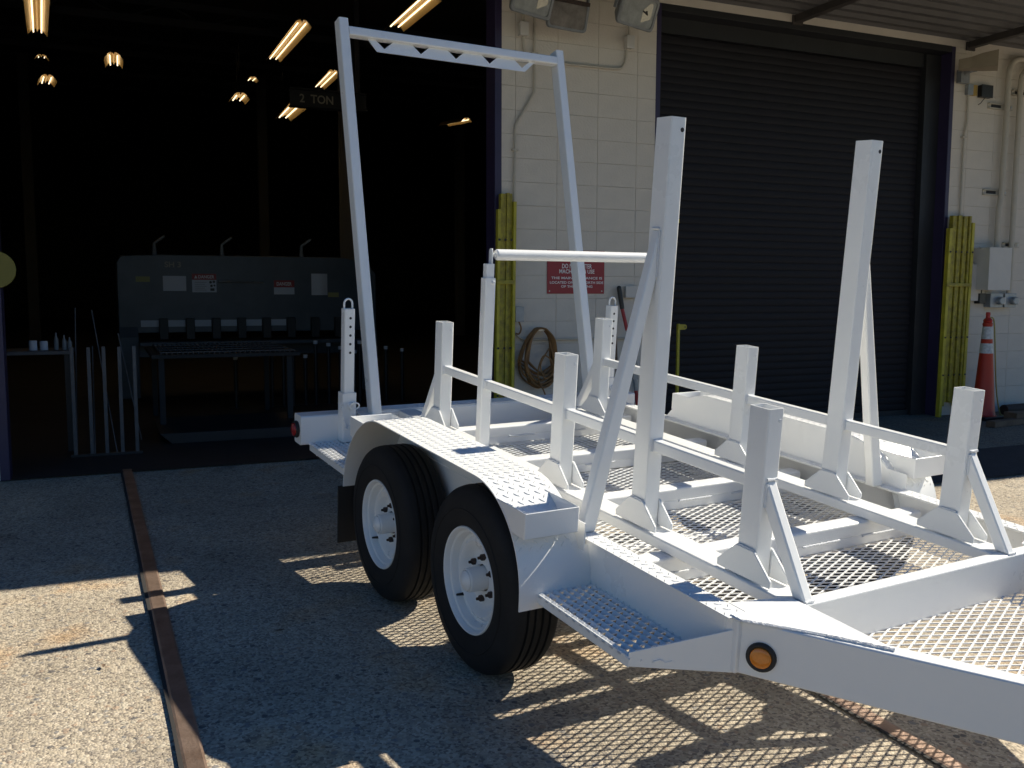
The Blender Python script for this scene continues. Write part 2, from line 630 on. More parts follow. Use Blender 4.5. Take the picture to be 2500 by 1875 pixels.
def block(x0, x1, z0, z1):
    key = (round(x1 - x0, 3), round(z1 - z0, 3))
    g = .0006
    if key not in block_mesh:
        w, h = key
        c = .0016
        q = MB()
        X0, X1, Z0, Z1 = g, w - g, g, h - g
        q.add([(X0, .006, Z0), (X1, .006, Z0), (X1, .006, Z1), (X0, .006, Z1),
               (X0 + c, 0, Z0 + c), (X1 - c, 0, Z0 + c), (X1 - c, 0, Z1 - c), (X0 + c, 0, Z1 - c)],
              [(4, 5, 6, 7), (0, 1, 5, 4), (1, 2, 6, 5), (2, 3, 7, 6), (3, 0, 4, 7)])
        o = q.build('block', 'block', smooth=False)
        block_mesh[key] = o.data
    else:
        o = bpy.data.objects.new('block', block_mesh[key])
        COL.objects.link(o)
    o.location = (x0, random.uniform(-.0007, .0007), z0)
    o.parent = core
    return o


zc = [3.4145 + BH * k for k in range(-17, 3)]
zc = [0.0] + [z for z in zc if .1 < z < HD - .05] + [HD]
for cols in ([3.079, 3.206, 3.597, 3.988, 4.379, 4.572], [8.20, 8.43, 8.82, 9.21, 9.60, 9.99, 10.38]):
    for i in range(len(cols) - 1):
        for k in range(len(zc) - 1):
            block(cols[i], cols[i + 1], zc[k], zc[k + 1])

# inside of the shop
b = MB()
b.box(-14.2, -14, .2, 42, 0, 11)
b.box(20, 20.2, .2, 42, 0, 11)
b.box(-14.2, 20.2, 42, 42.2, 0, 11)
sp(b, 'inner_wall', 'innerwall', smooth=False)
b = MB()
b.add([(-14.2, 0.1, 5.0), (20.2, 0.1, 5.0), (20.2, 42.2, 10.43), (-14.2, 42.2, 10.43),
       (-14.2, 0.1, 5.2), (20.2, 0.1, 5.2), (20.2, 42.2, 10.63), (-14.2, 42.2, 10.63)],
      [(0, 1, 2, 3), (7, 6, 5, 4), (0, 4, 5, 1), (1, 5, 6, 2), (2, 6, 7, 3), (3, 7, 4, 0)])
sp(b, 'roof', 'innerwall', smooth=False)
for k in range(5):                       # roof trusses across the bay
    y = 4.5 + 6 * k
    z = 5.0 + .129 * y
    b = MB()
    b.box(-14, 20, y, y + .12, z - .42, z - .3)
    b.box(-14, 20, y, y + .12, z - .12, z - .004)
    for i in range(24):
        x = -13.5 + 1.4 * i
        b.tube([(x, y + .06, z - .36), (x + .7, y + .06, z - .06), (x + 1.4, y + .06, z - .36)], .02, 5)
    sp(b, 'roof_truss', 'innerwall', smooth=False)

for x, y in ((-1.6, 9.5), (4.1, 9.5), (9.8, 9.5), (-1.6, 19.0), (4.1, 19.0), (9.8, 19.0)):
    b = MB()
    b.box(x - .12, x + .12, y - .12, y - .105, 0, 5.0 + .129 * y - .45)
    b.box(x - .12, x + .12, y + .105, y + .12, 0, 5.0 + .129 * y - .45)
    b.box(x - .007, x + .007, y - .105, y + .105, 0, 5.0 + .129 * y - .45)
    sp(b, 'column', 'innerwall', smooth=False)

# steel jambs of both bays
for x0, x1 in ((D1[1] - .06, D1[1] + .002), (D1[0] - .002, D1[0] + .06), (D2[0] - .002, D2[0] + .045), (D2[1] - .05, D2[1] + .002)):
    b = MB()
    b.box(x0, x1, -.004, .19, 0.0, HD)
    sp(b, 'door_jamb', 'jamb', smooth=False, bevel=.004)
b = MB()
b.box(D2[0] + .045, D2[1] - .05, -.003, .16, HD - .06, HD + .002)
sp(b, 'door_head', 'darksteel', smooth=False, bevel=.004)

# roller door, curtain of interlocking slats
b = MB()
b.box(D2[0] + .045, D2[0] + .13, .13, .26, 0, HD - .07)
b.box(D2[1] - .26, D2[1] - .05, .13, .30, 0, HD - .07)
b.box(D2[0], D2[1], .16, .5, HD - .20, HD - .06)
b.box(D2[0] + .1, D2[1] - .15, .24, .25, 0, HD - .07)
rd = sp(b, 'roller_door', 'darksteel', smooth=False)
sx0, sx1 = D2[0] + .13, D2[1] - .26
PITCH = .0705
nsl = int((HD - .22) / PITCH)
prof = [(.208, 0), (.2015, .0015), (.1985, .009), (.1975, .030), (.1985, .054), (.2015, .064), (.208, .065), (.208, .0705), (.23, .0705), (.23, 0)]
sl0 = None
for k in range(nsl):
    if sl0 is None:
        q = MB()
        n = len(prof)
        q.add([(0, p_[0], p_[1]) for p_ in prof] + [(sx1 - sx0, p_[0], p_[1]) for p_ in prof],
              [tuple(range(n)), tuple(range(n, 2 * n))[::-1]] + [(i, (i + 1) % n, n + (i + 1) % n, n + i) for i in range(n)])
        o = q.build('slat', 'slat', ang=50)
        sl0 = o.data
    else:
        o = bpy.data.objects.new('slat', sl0)
        COL.objects.link(o)
    o.location = (sx0, random.uniform(-.001, .001), .06 + PITCH * k)
    o.parent = rd
q = MB()
q.box(sx0, sx1, .17, .24, 0.0, .06)
o = q.build('bottom_bar', 'darksteel', smooth=False)
o.parent = rd

# canopy over the bays
b = MB()
pts = []
y = -2.155
while y < -.01:
    pts += [(y, 3.93), (y + .06, 3.93), (y + .085, 3.968), (y + .155, 3.968), (y + .18, 3.93)]
    y += .18
pts.append((0.0, 3.93))
top = [(p_[0], p_[1] + .012) for p_ in pts][::-1]
n = len(pts)
vs, fs = [], []
for x in (-6.0, 17.0):
    vs += [(x, p_[0], p_[1]) for p_ in pts]
for i in range(n - 1):
    fs.append((i, i + 1, n + i + 1, n + i))
o0 = len(vs)
for x in (-6.0, 17.0):
    vs += [(x, p_[0], p_[1] + .006) for p_ in pts]
for i in range(n - 1):
    fs.append((o0 + i, o0 + n + i, o0 + n + i + 1, o0 + i + 1))
b.add(vs, fs)
b.box(-6, 17, -2.19, -2.155, 3.88, 4.06)
canopy = sp(b, 'canopy', 'deck', smooth=False)
for k in range(-1, 6):
    x = 6.12 + 2.28 * (k - 2)
    q = MB()
    q.box(x - .035, x + .035, -2.19, 0.0, 3.862, 3.874)
    q.box(x - .035, x - .023, -2.19, 0.0, 3.874, 3.928)
    q.box(x - .06, x + .06, -.02, -.004, 3.84, 3.925)
    for t in range(9):
        yy = -.25 - .23 * t
        q.tube([(x - .02, yy, 3.875), (x + .02, yy + .11, 3.925)], .008, 5)
    o = q.build('bracket', 'bracket', smooth=False)
    o.parent = canopy

# ================================================================== THE TRAILER
# laid out in trailer units: x forward to the tongue, y across, z up from the deck
YC = 0.7097
T = thing('flatbed_trailer', 'freshly painted white tandem-axle trailer with tall square stakes and a leaning rear rack', 'trailer')
TB = Matrix(((0.112014, 0.993691, 0.005658), (-0.990006, 0.112086, -0.085589), (-0.085683, 0.003985, 0.996314)))
T.matrix_world = Matrix.Translation((1.565477, -2.641372, 0.621299)) @ TB.to_4x4()


def tp(b, name, m='white', parent=None, **k):
    if k.get('smooth', True) and name not in ('weld_bead', 'chain', 'grip_tread', 'fender'):
        k['wn'] = True
    o = b.build(name, m, parent or T, **k)
    return o


def bx(name, *a, m='white', parent=None, bevel=.003):
    b = MB(S)
    b.box(*a)
    return tp(b, name, m, parent, bevel=bevel)


def mir(far):
    return (lambda y: 2 * YC - y) if far else (lambda y: y)


def mirf(far):
    """the frame itself sits a little further out on the far side"""
    return (lambda y: 2 * YC + .06 - y) if far else (lambda y: y)


def lohi(a, b):
    return (a, b) if a < b else (b, a)


def welds(parent, segs, r=.007):
    for p0, p1 in segs:
        b = MB(S)
        b.bead(p0, p1, r)
        tp(b, 'weld_bead', 'weld', parent)


def lug(b, c, u, v, n, L=.018, W=.0055, H=.0028):
    """one raised lozenge of the tread pattern"""
    c, u, v, n = Vector(c), Vector(u), Vector(v), Vector(n)
    P = [c + u * L, c + u * L * .35 + v * W, c - u * L * .35 + v * W, c - u * L, c - u * L * .35 - v * W, c + u * L * .35 - v * W]
    Q = [c + u * L * .62 + n * H, c + n * H + v * W * .35, c - u * L * .62 + n * H, c + n * H - v * W * .35]
    b.add([tuple(p_) for p_ in P + Q],
          [(0, 1, 7, 6), (1, 2, 7), (2, 3, 8, 7), (3, 4, 9, 8), (4, 5, 9), (5, 0, 6, 9), (6, 7, 8, 9)])


def tread(parent, pos, L, W, pitch=.05, mg=.018):
    """lugs over a strip; pos(s, t) -> point, du, dv, normal"""
    b = MB(S)
    ns, nt_ = int((L - 2 * mg) / pitch), int((W - 2 * mg) / pitch)
    nt_ = max(nt_, 1)
    for i in range(2 * ns + 1):
        for j in range(2 * nt_ + 1):
            if (i + j) % 2:
                continue
            s_, t_ = mg + (L - 2 * mg) * i / (2 * ns), mg + (W - 2 * mg) * j / (2 * nt_)
            c, u, v, n = pos(s_, t_)
            if n.z < .45:
                continue
            if i % 2:
                d, e = (u + v).normalized(), (u - v).normalized()
            else:
                d, e = (u - v).normalized(), (u + v).normalized()
            lug(b, c, d, e, n)
    o = tp(b, 'tread_lugs', 'white', parent, smooth=False)
    o['kind'] = 'stuff'
    return o


def flat_tread(parent, x0, x1, y0, y1, z):
    return tread(parent, lambda s, t: (Vector((x0 + s, y0 + t, z)), Vector((1, 0, 0)), Vector((0, 1, 0)), Vector((0, 0, 1))), x1 - x0, y1 - y0)


def mesh_panel(name, x0, x1, y0, y1, z, h=.0209, dy=.05, clip=None, wid=.0078, th=.0050, tilt=8):
    """expanded metal: zigzag strands meeting at their corners"""
    b = MB(S)
    k0, k1 = int(math.floor(x0 / h)), int(math.ceil(x1 / h))
    j0, j1 = int(math.floor(y0 / dy)), int(math.ceil(y1 / dy))
    ct, st = math.cos(math.radians(tilt)), math.sin(math.radians(tilt))
    for k in range(k0, k1 + 1):
        for j in range(j0, j1):
            a = (1 if (j + k) % 2 == 0 else -1) * h / 2
            p, q = Vector((k * h + a, j * dy, z)), Vector((k * h - a, (j + 1) * dy, z))
            mid = (p + q) / 2
            if not (x0 <= mid.x <= x1 and y0 <= mid.y <= y1):
                continue
            if clip and not clip(mid.x, mid.y):
                continue
            ax = (q - p).normalized()
            sd_ = Vector((-ax.y, ax.x, 0))
            if sd_.x < 0:
                sd_ = -sd_
            w_ = Vector((sd_.x * ct, sd_.y * ct, st)) * wid / 2
            t_ = Vector((-sd_.x * st, -sd_.y * st, ct)) * th / 2
            p2, q2 = p - ax * .002, q + ax * .002
            b.add([tuple(e + c) for e in (p2, q2) for c in (w_ + t_, -w_ + t_, -w_ - t_, w_ - t_)],
                  [(0, 1, 5, 4), (1, 2, 6, 5), (2, 3, 7, 6), (3, 0, 4, 7)])
    o = tp(b, name, 'whitemesh', smooth=False)
    return o


# ---- main frame
for far in (0, 1):
    Y = mirf(far)
    y0, y1 = lohi(Y(-.35), Y(-.335))
    b = MB(S)
    b.box(-.55, 3.324, y0, y1, -.213, 0)                               # web
    ya, yb = lohi(Y(-.335), Y(-.268))
    b.box(-.55, 3.33, ya, yb, -.010, 0)
    b.box(-.55, 3.335, ya, yb, -.213, -.203)
    side = tp(b, 'side_rail', bevel=.004)
    ya, yb = lohi(Y(-.361), Y(-.262))
    b = MB(S)
    b.box(-.54, 3.35, ya, yb, .0015, .0065)
    st = tp(b, 'tread_plate', bevel=.001)
    flat_tread(st, -.54, 3.33, ya, yb, .0065)
    ya, yb = lohi(mir(far)(-.405), Y(-.3495))
    b = MB(S)
    b.box(.34, 2.385, ya, yb, -.004, .004)
    tp(b, 'fender_ledge', bevel=.001)

bx('front_crossmember', 3.313, 3.377, -.335, 2 * YC + .395, -.213, .0, bevel=.006)
b = MB(S)
b.rtube((-.62, -.768, -.106), (-.62, 2 * YC + .768, -.106), (1, 0, 0), .15, .212, .016)
bumper = tp(b, 'bumper_beam')
b = MB(S)
b.box(-.69, -.55, -.32, 2 * YC + .32, .0005, .006)
pl = tp(b, 'tread_plate', bevel=.001)
flat_tread(pl, -.69, -.55, -.32, 2 * YC + .32, .006)
for far in (0, 1):                                                     # tail lights on the bumper ends
    e = -1 if not far else 1
    yy = -.768 if not far else 2 * YC + .768
    b = MB(S)
    b.lathe([(.0, 0), (.058, 0), (.062, e * .008), (.058, e * .022), (.047, e * .024)], (-.628, yy, -.108), 'y', 28)
    tl = tp(b, 'tail_light', 'rubber')
    b = MB(S)
    b.lathe([(.047, e * .018), (.045, e * .033), (.034, e * .040), (.012, e * .043), (.0005, e * .043)], (-.628, yy, -.108), 'y', 28)
    tp(b, 'lens', 'red_lens', tl)
# cross beams and the deck of expanded metal between them
fronts = [-.005, .88, 1.755, 2.63]
for xf in fronts:
    b = MB(S)
    b.rtube((xf - .05, -.262, -.096), (xf - .05, 2 * YC + .322, -.096), (1, 0, 0), .1, .08, .014)
    cb = tp(b, 'crossbeam')
    b = MB(S)
    b.box(xf - .012, xf - .002, -.262, 2 * YC + .322, -.184, -.13)
    b.box(xf - .20, xf - .012, -.262, 2 * YC + .322, -.206, -.194)
    tp(b, 'mesh_ledge', 'white', cb, bevel=.002)
    segs = []
    y = -.2
    while y < 1.6:
        segs.append(((xf + .002, y, -.133), (xf + .002, y + random.uniform(.2, .32), -.133)))
        y += random.uniform(.4, .55)
    welds(cb, segs, .006)
edges = [-.53] + [f for f in fronts] + [3.313]
for k in range(5):
    x0 = edges[k]
    x1 = edges[k + 1] - (.1 if k < 4 else 0)
    mesh_panel('mesh_panel', x0, x1 + (.085 if k < 4 else 0), -.33, 2 * YC + .39, -.186)
# ---- bunk rails, stakes, posts
XA, XB, XC, XD = 0.0, 1.5128, 2.2627, 3.0
WX, WY = .1117, .0871
ZS, ZC = .7277, 1.9176
YF = 1.3323


def trapezoid(x, g0, g1):
    return [(x - .098, .006), (x - .098, .036), (x + .004, .131), (x + WX - .004, .131), (x + WX + .098, .036), (x + WX + .098, .006)]


for far in (0, 1):
    o_ = YF if far else 0.0
    b = MB(S)
    b.rtube((-.53, o_ + .0436, -.0275), (3.313, o_ + .0436, -.0275), (0, 1, 0), .1443, .055, .010)
    tp(b, 'bunk_rail')
    for x, zt, nm in ((XA, ZS, 'stake'), (XB, ZS, 'stake'), (XC, ZC, 'tall_post'), (XD, ZS, 'stake')):
        b = MB(S)
        b.rtube((x + WX / 2, o_ + WY / 2, 0), (x + WX / 2, o_ + WY / 2, zt), (1, 0, 0), WX, WY, .009, wall=.0065, depth=.35)
        sk = tp(b, nm)
        for ya, yb in ((o_ - .0135, o_ - .0005), (o_ + WY + .0005, o_ + WY + .0135)):
            b = MB(S)
            b.plate(trapezoid(x, 0, 0), 'y', ya, yb)
            tp(b, 'gusset_plate', 'white', sk, bevel=.0025)
        # pin hole near the top of the front face
        b = MB(S)
        if nm == 'tall_post':
            b.disc((x + WX + .0006, o_ + WY * .74, zt - .055), (1, 0, 0), .0105, 16)
            tp(b, 'pin_hole', 'dark', sk, smooth=False)
        else:
            b.lathe([(.0005, .003), (.007, .003), (.0085, .0005)], (x + WX, o_ + WY * .74, zt - .05), 'x', 14)
            tp(b, 'pin_plug', 'weld', sk)
        segs = [((x + WX + .003, o_ - .003, .02), (x + WX + .003, o_ - .003, .125)), ((x + WX + .003, o_ + WY + .003, .02), (x + WX + .003, o_ + WY + .003, .12)),
                ((x + .01, o_ - .006, .134), (x + WX - .01, o_ - .006, .134))]
        welds(sk, segs, .0045)
    # roller post between the first two stakes
    xt = .65
    b = MB(S)
    b.rtube((xt, o_ + .045, 0), (xt, o_ + .045, 1.07), (1, 0, 0), .066, .074, .010, wall=.006, depth=.2)
    rp = tp(b, 'roller_post')
    b = MB(S)
    b.rtube((xt, o_ + .045, .9), (xt, o_ + .045, 1.158), (1, 0, 0), .048, .056, .006)
    tp(b, 'inner_tube', 'white', rp)
    b = MB(S)
    sgn = 1 if not far else -1
    yb_ = o_ + .045 + sgn * .012
    b.plate([(xt - .02, 1.15), (xt + .02, 1.15), (xt + .02, 1.235), (xt + .012, 1.252), (xt - .012, 1.252), (xt - .02, 1.235)], 'y', yb_ - .005, yb_ + .005)
    tp(b, 'roller_bracket', 'white', rp, bevel=.002)
    b = MB(S)
    b.lathe([(.0005, .014), (.008, .014), (.012, .010), (.012, 0)], (xt + .033, o_ + .06, 1.045), 'x', 6)
    tp(b, 'bolt_head', 'weld', rp)
    # horizontal bars
    zb, hb = .4316, .055
    yb_ = o_ + .022 + .026
    knots = [(XA + WX, xt - .033), (xt + .033, XB), (XB + WX, XC), (XC + WX, XD)]
    for xa, xb in knots:
        b = MB(S)
        b.rtube((xa, yb_, zb - hb / 2), (xb, yb_, zb - hb / 2), (0, 1, 0), .052, hb, .008)
        hb_ = tp(b, 'side_bar')
        welds(hb_, [((xa + .003, yb_ - .028, zb - .004), (xa + .003, yb_ - .028, zb - hb)), ((xa + .003, yb_ - .026, zb + .001), (xa + .003, yb_ + .026, zb + .001))], .0045)
    # end braces
    for xt0, sg in ((XA, -1), (XD + WX, 1)):
        p0 = Vector((xt0 - sg * .02, yb_, .372))
        p1 = Vector((xt0 + sg * .245, yb_, -.03))
        dd = (p1 - p0).normalized()
        b = MB(S)
        # plain four-sided tube cut vertical at the stake and level at the deck
        th = .058
        slope = (.43 - 0.0) / .256
        x_top, x_bot = xt0, xt0 + sg * .256
        poly = [(x_top, .43), (x_bot, .001), (x_bot - sg * .068, .001), (x_top, .316)]
        b.plate(poly, 'y', yb_ - .026, yb_ + .026)
        br = tp(b, 'end_brace', 'white', bevel=.006)
        welds(br, [((x_top + sg * .004, yb_ - .027, .434), (x_top + sg * .004, yb_ + .027, .434)), ((x_top + sg * .004, yb_ - .028, .42), (x_top + sg * .004, yb_ - .028, .32)),
                   ((x_bot, yb_ - .026, .004), (x_bot, yb_ + .026, .004))], .0065)
    # long side brace of the tall post
    Yb = (lambda y: y) if not far else (lambda y: 2 * YC - y)
    x0, x1 = 2.291, 2.347
    poly = [(Yb(0), 1.418), (Yb(-.345), .008), (Yb(-.262), .008), (Yb(0), 1.19)]
    b = MB(S)
    b.plate(poly, 'x', x0, x1)
    br = tp(b, 'post_brace', 'white', bevel=.006)
    welds(br, [((x0 + .002, Yb(-.004), 1.422), (x1 - .002, Yb(-.004), 1.422)), ((x1 + .002, Yb(-.004), 1.41), (x1 + .002, Yb(-.004), 1.2))], .005)

b = MB(S)
rz = 1.214
b.lathe([(.0005, 0), (.012, 0), (.012, .012), (.024, .012), (.030, .016), (.0345, .024), (.0345, 1.246), (.030, 1.254), (.024, 1.258), (.012, 1.258), (.012, 1.27), (.0005, 1.27)],
        (.65, .0745, rz), 'y', 32)
tp(b, 'roller')

# ---- fenders, boxes, steps
RA, RB = .600, .450
CA, CB = (.805, -.363), (2.004, -.211)
W0 = math.asin(.055 / RA)
SA = RA * (math.pi / 2 - W0)
SF = CB[0] - CA[0]
SB = RB * math.pi / 2


def fender_curve(s):
    """distance along the bent sheet from the rear lip -> x, z, tangent"""
    if s < SA:
        w = W0 + s / RA
        return CA[0] - RA * math.cos(w), CA[1] + RA * math.sin(w), (math.sin(w), math.cos(w))
    s -= SA
    if s < SF:
        return CA[0] + s, .237 + .002 * s / SF, (1, 0)
    s -= SF
    if s < SB:
        w = s / RB
        return CB[0] + RB * math.sin(w), CB[1] + RB * math.cos(w), (math.cos(w), -math.sin(w))
    s -= SB
    return CB[0] + RB, CB[1] - s, (0, -1)


LF = SA + SF + SB + .055
for far in (0, 1):
    Y = mir(far)
    ya, yb = lohi(Y(-.728), Y(-.402))
    n = 64
    b = MB(S)
    vs, fs = [], []
    for i in range(n + 1):
        x, z, (tx, tz) = fender_curve(LF * i / n)
        nx, nz = -tz, tx
        t_ = .006
        vs += [(x, ya, z), (x, yb, z), (x - nx * t_, yb, z - nz * t_), (x - nx * t_, ya, z - nz * t_)]
    for i in range(n):
        for k in range(4):
            fs.append((4 * i + k, 4 * i + (k + 1) % 4, 4 * i + 4 + (k + 1) % 4, 4 * i + 4 + k))
    fs += [(0, 1, 2, 3), (4 * n + 3, 4 * n + 2, 4 * n + 1, 4 * n)]
    b.add(vs, fs)
    fd = tp(b, 'fender', ang=35)

    def pos(s, t):
        x, z, (tx, tz) = fender_curve(s)
        return Vector((x, ya + t, z)), Vector((tx, 0, tz)), Vector((0, 1, 0)), Vector((-tz, 0, tx))
    tread(fd, pos, LF, yb - ya, mg=.022)
    # wings that close the sheet against the side rail below the deck
    y0, y1 = lohi(Y(-.4025), Y(-.3503))
    seq = [fender_curve(LF * i / 90)[:2] for i in range(91)]
    for lo, hi in ((0, 30), (62, 90)):
        b = MB(S)
        for i in range(lo, hi):
            (xa, za), (xb, zb_) = seq[i], seq[i + 1]
            if max(za, zb_) > -.004:
                continue
            b.add([(xa, y0, za), (xa, y1, za), (xb, y1, zb_), (xb, y0, zb_)], [(0, 1, 2, 3)])
        tp(b, 'fender_wing', 'white', fd, smooth=False)
    # inner skirt
    pg = [fender_curve(LF * i / 40)[:2] for i in range(41)]
    pg = [(x, z - .004) for x, z in pg]
    pg = [(max(min(x, 2.445), .215), z) for x, z in pg]
    y0, y1 = lohi(Y(-.4015), Y(-.395))
    b = MB(S)
    b.plate(pg, 'y', y0, y1)
    sk = tp(b, 'fender_skirt', 'white', fd)
    welds(sk, [((1.47, Y(-.394), .0), (1.47, Y(-.394), .235)), ((1.5, Y(-.394), .0), (1.5, Y(-.394), .235))], .004)
    # tab added to block sun from the fender front, between box and deck
    b = MB(S)
    y0, y1 = lohi(Y(-.4035), Y(-.3965))
    b.plate([(2.30, -.03), (2.458, -.03), (2.458, .10), (2.30, .10)], 'y', y0, y1)
    tp(b, 'fender_sun_block', 'white', fd, bevel=.001)
    # open boxes on both ends
    for xo, sg, zt, zb_ in ((2.468, 1, .188, .070), (.325, -1, .178, .055)):
        b = MB(S)
        yo, yi = Y(-.7265), Y(-.446)
        t_ = .006

        def fx(z):                      # fender surface at height z on this side
            if sg > 0:
                return CB[0] + math.sqrt(max(0, RB ** 2 - (z - CB[1]) ** 2))
            return CA[0] - math.sqrt(max(0, RA ** 2 - (z - CA[1]) ** 2))
        e0, e1 = lohi(yo, yi)
        xa, xb = lohi(xo, xo - sg * t_)
        b.box(xa, xb, e0, e1, zb_, zt)
        for yy in (e0, e1 - t_):
            poly = [(xo - sg * .002, zb_), (xo - sg * .002, zt)] + [(fx(zt - (zt - zb_) * k / 6) + sg * .001, zt - (zt - zb_) * k / 6) for k in range(7)]
            b.plate(poly, 'y', yy, yy + t_)
        xa, xb = lohi(xo, fx(zb_))
        b.box(xa, xb, e0, e1, zb_, zb_ + t_)
        tp(b, 'fender_box', 'white', bevel=.0025)
    # front step
    b = MB(S)
    y0, y1 = lohi(Y(-.635), Y(-.629))
    b.box(2.36, 3.118, y0, y1, -.240, -.196)
    poly = [(2.37, Y(-.632)), (3.118, Y(-.632)), (3.345, Y(-.352)), (2.37, Y(-.352))]
    # raised diagonal end plate
    q0, q1 = Vector((3.118, Y(-.635), 0)), Vector((3.360, Y(-.327), 0))
    nn = Vector((.007 * .76, (-.007 if not far else .007) * .65, 0))
    b.add([(q0.x, q0.y, -.236), (q1.x, q1.y, -.216), (q1.x, q1.y, -.04), (q0.x, q0.y, -.178),
           (q0.x - nn.x, q0.y - nn.y, -.236), (q1.x - nn.x, q1.y - nn.y, -.216), (q1.x - nn.x, q1.y - nn.y, -.04), (q0.x - nn.x, q0.y - nn.y, -.178)],
          [(0, 1, 2, 3), (7, 6, 5, 4), (0, 4, 5, 1), (1, 5, 6, 2), (2, 6, 7, 3), (3, 7, 4, 0)])
    b.box(2.37, 2.376, *lohi(Y(-.63), Y(-.352)), -.236, -.186)
    stp = tp(b, 'step', 'white', bevel=.0015)
    sf = 1 if not far else -1
    lo_, hi_ = lohi(Y(-.63), Y(-.352))

    def grip(xa, xb, cl):
        """punched grip tread: webs between lens-shaped holes, lifted to teeth at each web"""
        g = MB(S)
        hx, hy = .0265, .0375
        k0, k1 = int(xa / hx), int(xb / hx) + 1
        j0, j1 = int(math.floor(lo_ / hy)), int(math.ceil(hi_ / hy))
        for k in range(k0, k1):
            for j in range(j0, j1):
                a = (1 if (j + k) % 2 == 0 else -1) * hx / 2
                p, q = Vector((k * hx + a, j * hy, -.202)), Vector((k * hx - a, (j + 1) * hy, -.202))
                if not (xa <= (p.x + q.x) / 2 <= xb and lo_ <= (p.y + q.y) / 2 <= hi_) or not cl((p.x + q.x) / 2, (p.y + q.y) / 2):
                    continue
                m_ = (p + q) / 2 + Vector((0, 0, .0085))
                w0, w1 = Vector((.0130, 0, 0)), Vector((.0165, 0, 0))
                v_ = [p - w0, p + w0, m_ - w1, m_ + w1 + Vector((0, 0, .003)), q - w0, q + w0]
                dn = Vector((0, 0, -.006))
                g.add([tuple(e) for e in v_] + [tuple(e + dn) for e in v_],
                      [(0, 1, 3, 2), (2, 3, 5, 4), (1, 0, 6, 7), (3, 1, 7, 9), (5, 3, 9, 11), (0, 2, 8, 6), (2, 4, 10, 8), (7, 6, 8, 9), (9, 8, 10, 11)])
        return g
    g = grip(2.375, 3.33, lambda x, y: (x < 3.105 + (abs(y - Y(-.635))) * .85))
    tp(g, 'grip_tread', 'whitemesh', stp, ang=25)
    # rear step
    b = MB(S)
    y0, y1 = lohi(Y(-.700), Y(-.694))
    b.box(-.56, .20, y0, y1, -.255, -.200)
    b.box(-.45, -.43, *lohi(Y(-.69), Y(-.352)), -.268, -.212)
    b.box(-.2, -.18, *lohi(Y(-.69), Y(-.352)), -.268, -.212)
    rst = tp(b, 'step', 'white', bevel=.0015)
    lo_, hi_ = lohi(Y(-.694), Y(-.352))
    g = grip(-.55, .2, lambda x, y: True)
    tp(g, 'grip_tread', 'whitemesh', rst, ang=25)
    # mud flap
    y0, y1 = lohi(Y(-.758), Y(-.44))
    b = MB(S)
    b.box(.195, .206, y0, y1, -.69, -.305)
    tp(b, 'mud_flap', 'rubber', bevel=.002)

# ---- wheels
TR, YW = .470, -.695


def wheel(x, z, far):
    Y = mir(far)
    e = 1 if not far else -1
    yw = Y(YW)
    c = (x, yw, z)
    tyre = [(.262, .008), (.275, -.004), (.30, -.012), (.34, -.016), (.385, -.014), (.425, -.004), (.450, .014), (.463, .034)]
    # tread with four grooves
    for g in (.068, .108, .148, .188):
        tyre += [(.4685, g - .008), (.458, g - .005), (.458, g + .003), (.4695, g + .006)]
    tyre += [(.463, .226), (.450, .246), (.42, .264), (.36, .272), (.29, .262), (.262, .245)]
    b = MB(S)
    b.lathe([(r, e * h) for r, h in tyre], c, 'y', 72)
    b.lathe([(.352, e * -.0166), (.356, e * -.0195), (.360, e * -.0166)], c, 'y', 72)
    w = tp(b, 'wheel', 'tyre', ang=30)
    rim = [(.266, .012), (.269, .002), (.266, -.004), (.258, -.003), (.252, .006), (.247, .022), (.236, .026), (.229, .038), (.224, .062), (.213, .068),
           (.203, .058), (.190, .052), (.178, .056), (.165, .072), (.150, .088), (.135, .094), (.118, .092), (.098, .088), (.080, .082), (.070, .082), (.066, .09)]
    b = MB(S)
    b.lathe([(r, e * h) for r, h in rim], c, 'y', 72)
    tp(b, 'rim', 'white', w, ang=35)
    hub = [(.060, .10), (.060, -.004), (.057, -.008), (.054, -.008), (.052, -.002), (.0505, -.002), (.049, -.014), (.040, -.022), (.026, -.030), (.010, -.035), (.0005, -.036)]
    b = MB(S)
    b.lathe([(r, e * h) for r, h in hub], c, 'y', 36)
    tp(b, 'hub_cap', 'white', w, ang=30)
    for k in range(6):
        a = math.radians(30 + 60 * k)
        p = (x + .107 * math.cos(a), yw, z + .107 * math.sin(a))
        b = MB(S)
        b.lathe([(.0165, e * .092), (.0165, e * .070), (.013, e * .066), (.0075, e * .066), (.0075, e * .052), (.0005, e * .050)], p, 'y', 6)
        tp(b, 'lug_nut', 'rust', w, ang=20)
    a = math.radians(222)
    b = MB(S)
    b.tube([(x + .212 * math.cos(a), yw + e * .064, z + .212 * math.sin(a)), (x + .205 * math.cos(a), yw + e * .020, z + .205 * math.sin(a))], [.009, .006], 8)
    tp(b, 'valve_stem', 'rubber', w)
    return w


for far in (0, 1):
    wheel(1.905, -.326, far)
    wheel(.750, -.399, far)
for x, z in ((1.905, -.326), (.75, -.399)):
    b = MB(S)
    b.tube([(x, -.47, z), (x, 2 * YC + .47, z)], .045, 14)
    tp(b, 'axle', 'white')
for far in (0, 1):
    Y = mir(far)
    b = MB(S)
    for k in range(4):
        b.box(.78 + .09 * k, 1.87 - .09 * k, *lohi(Y(-.31), Y(-.25)), -.30 + .016 * k, -.288 + .016 * k)
    b.box(1.25, 1.40, *lohi(Y(-.32), Y(-.24)), -.30, -.213)
    tp(b, 'leaf_spring', 'white', bevel=.002)

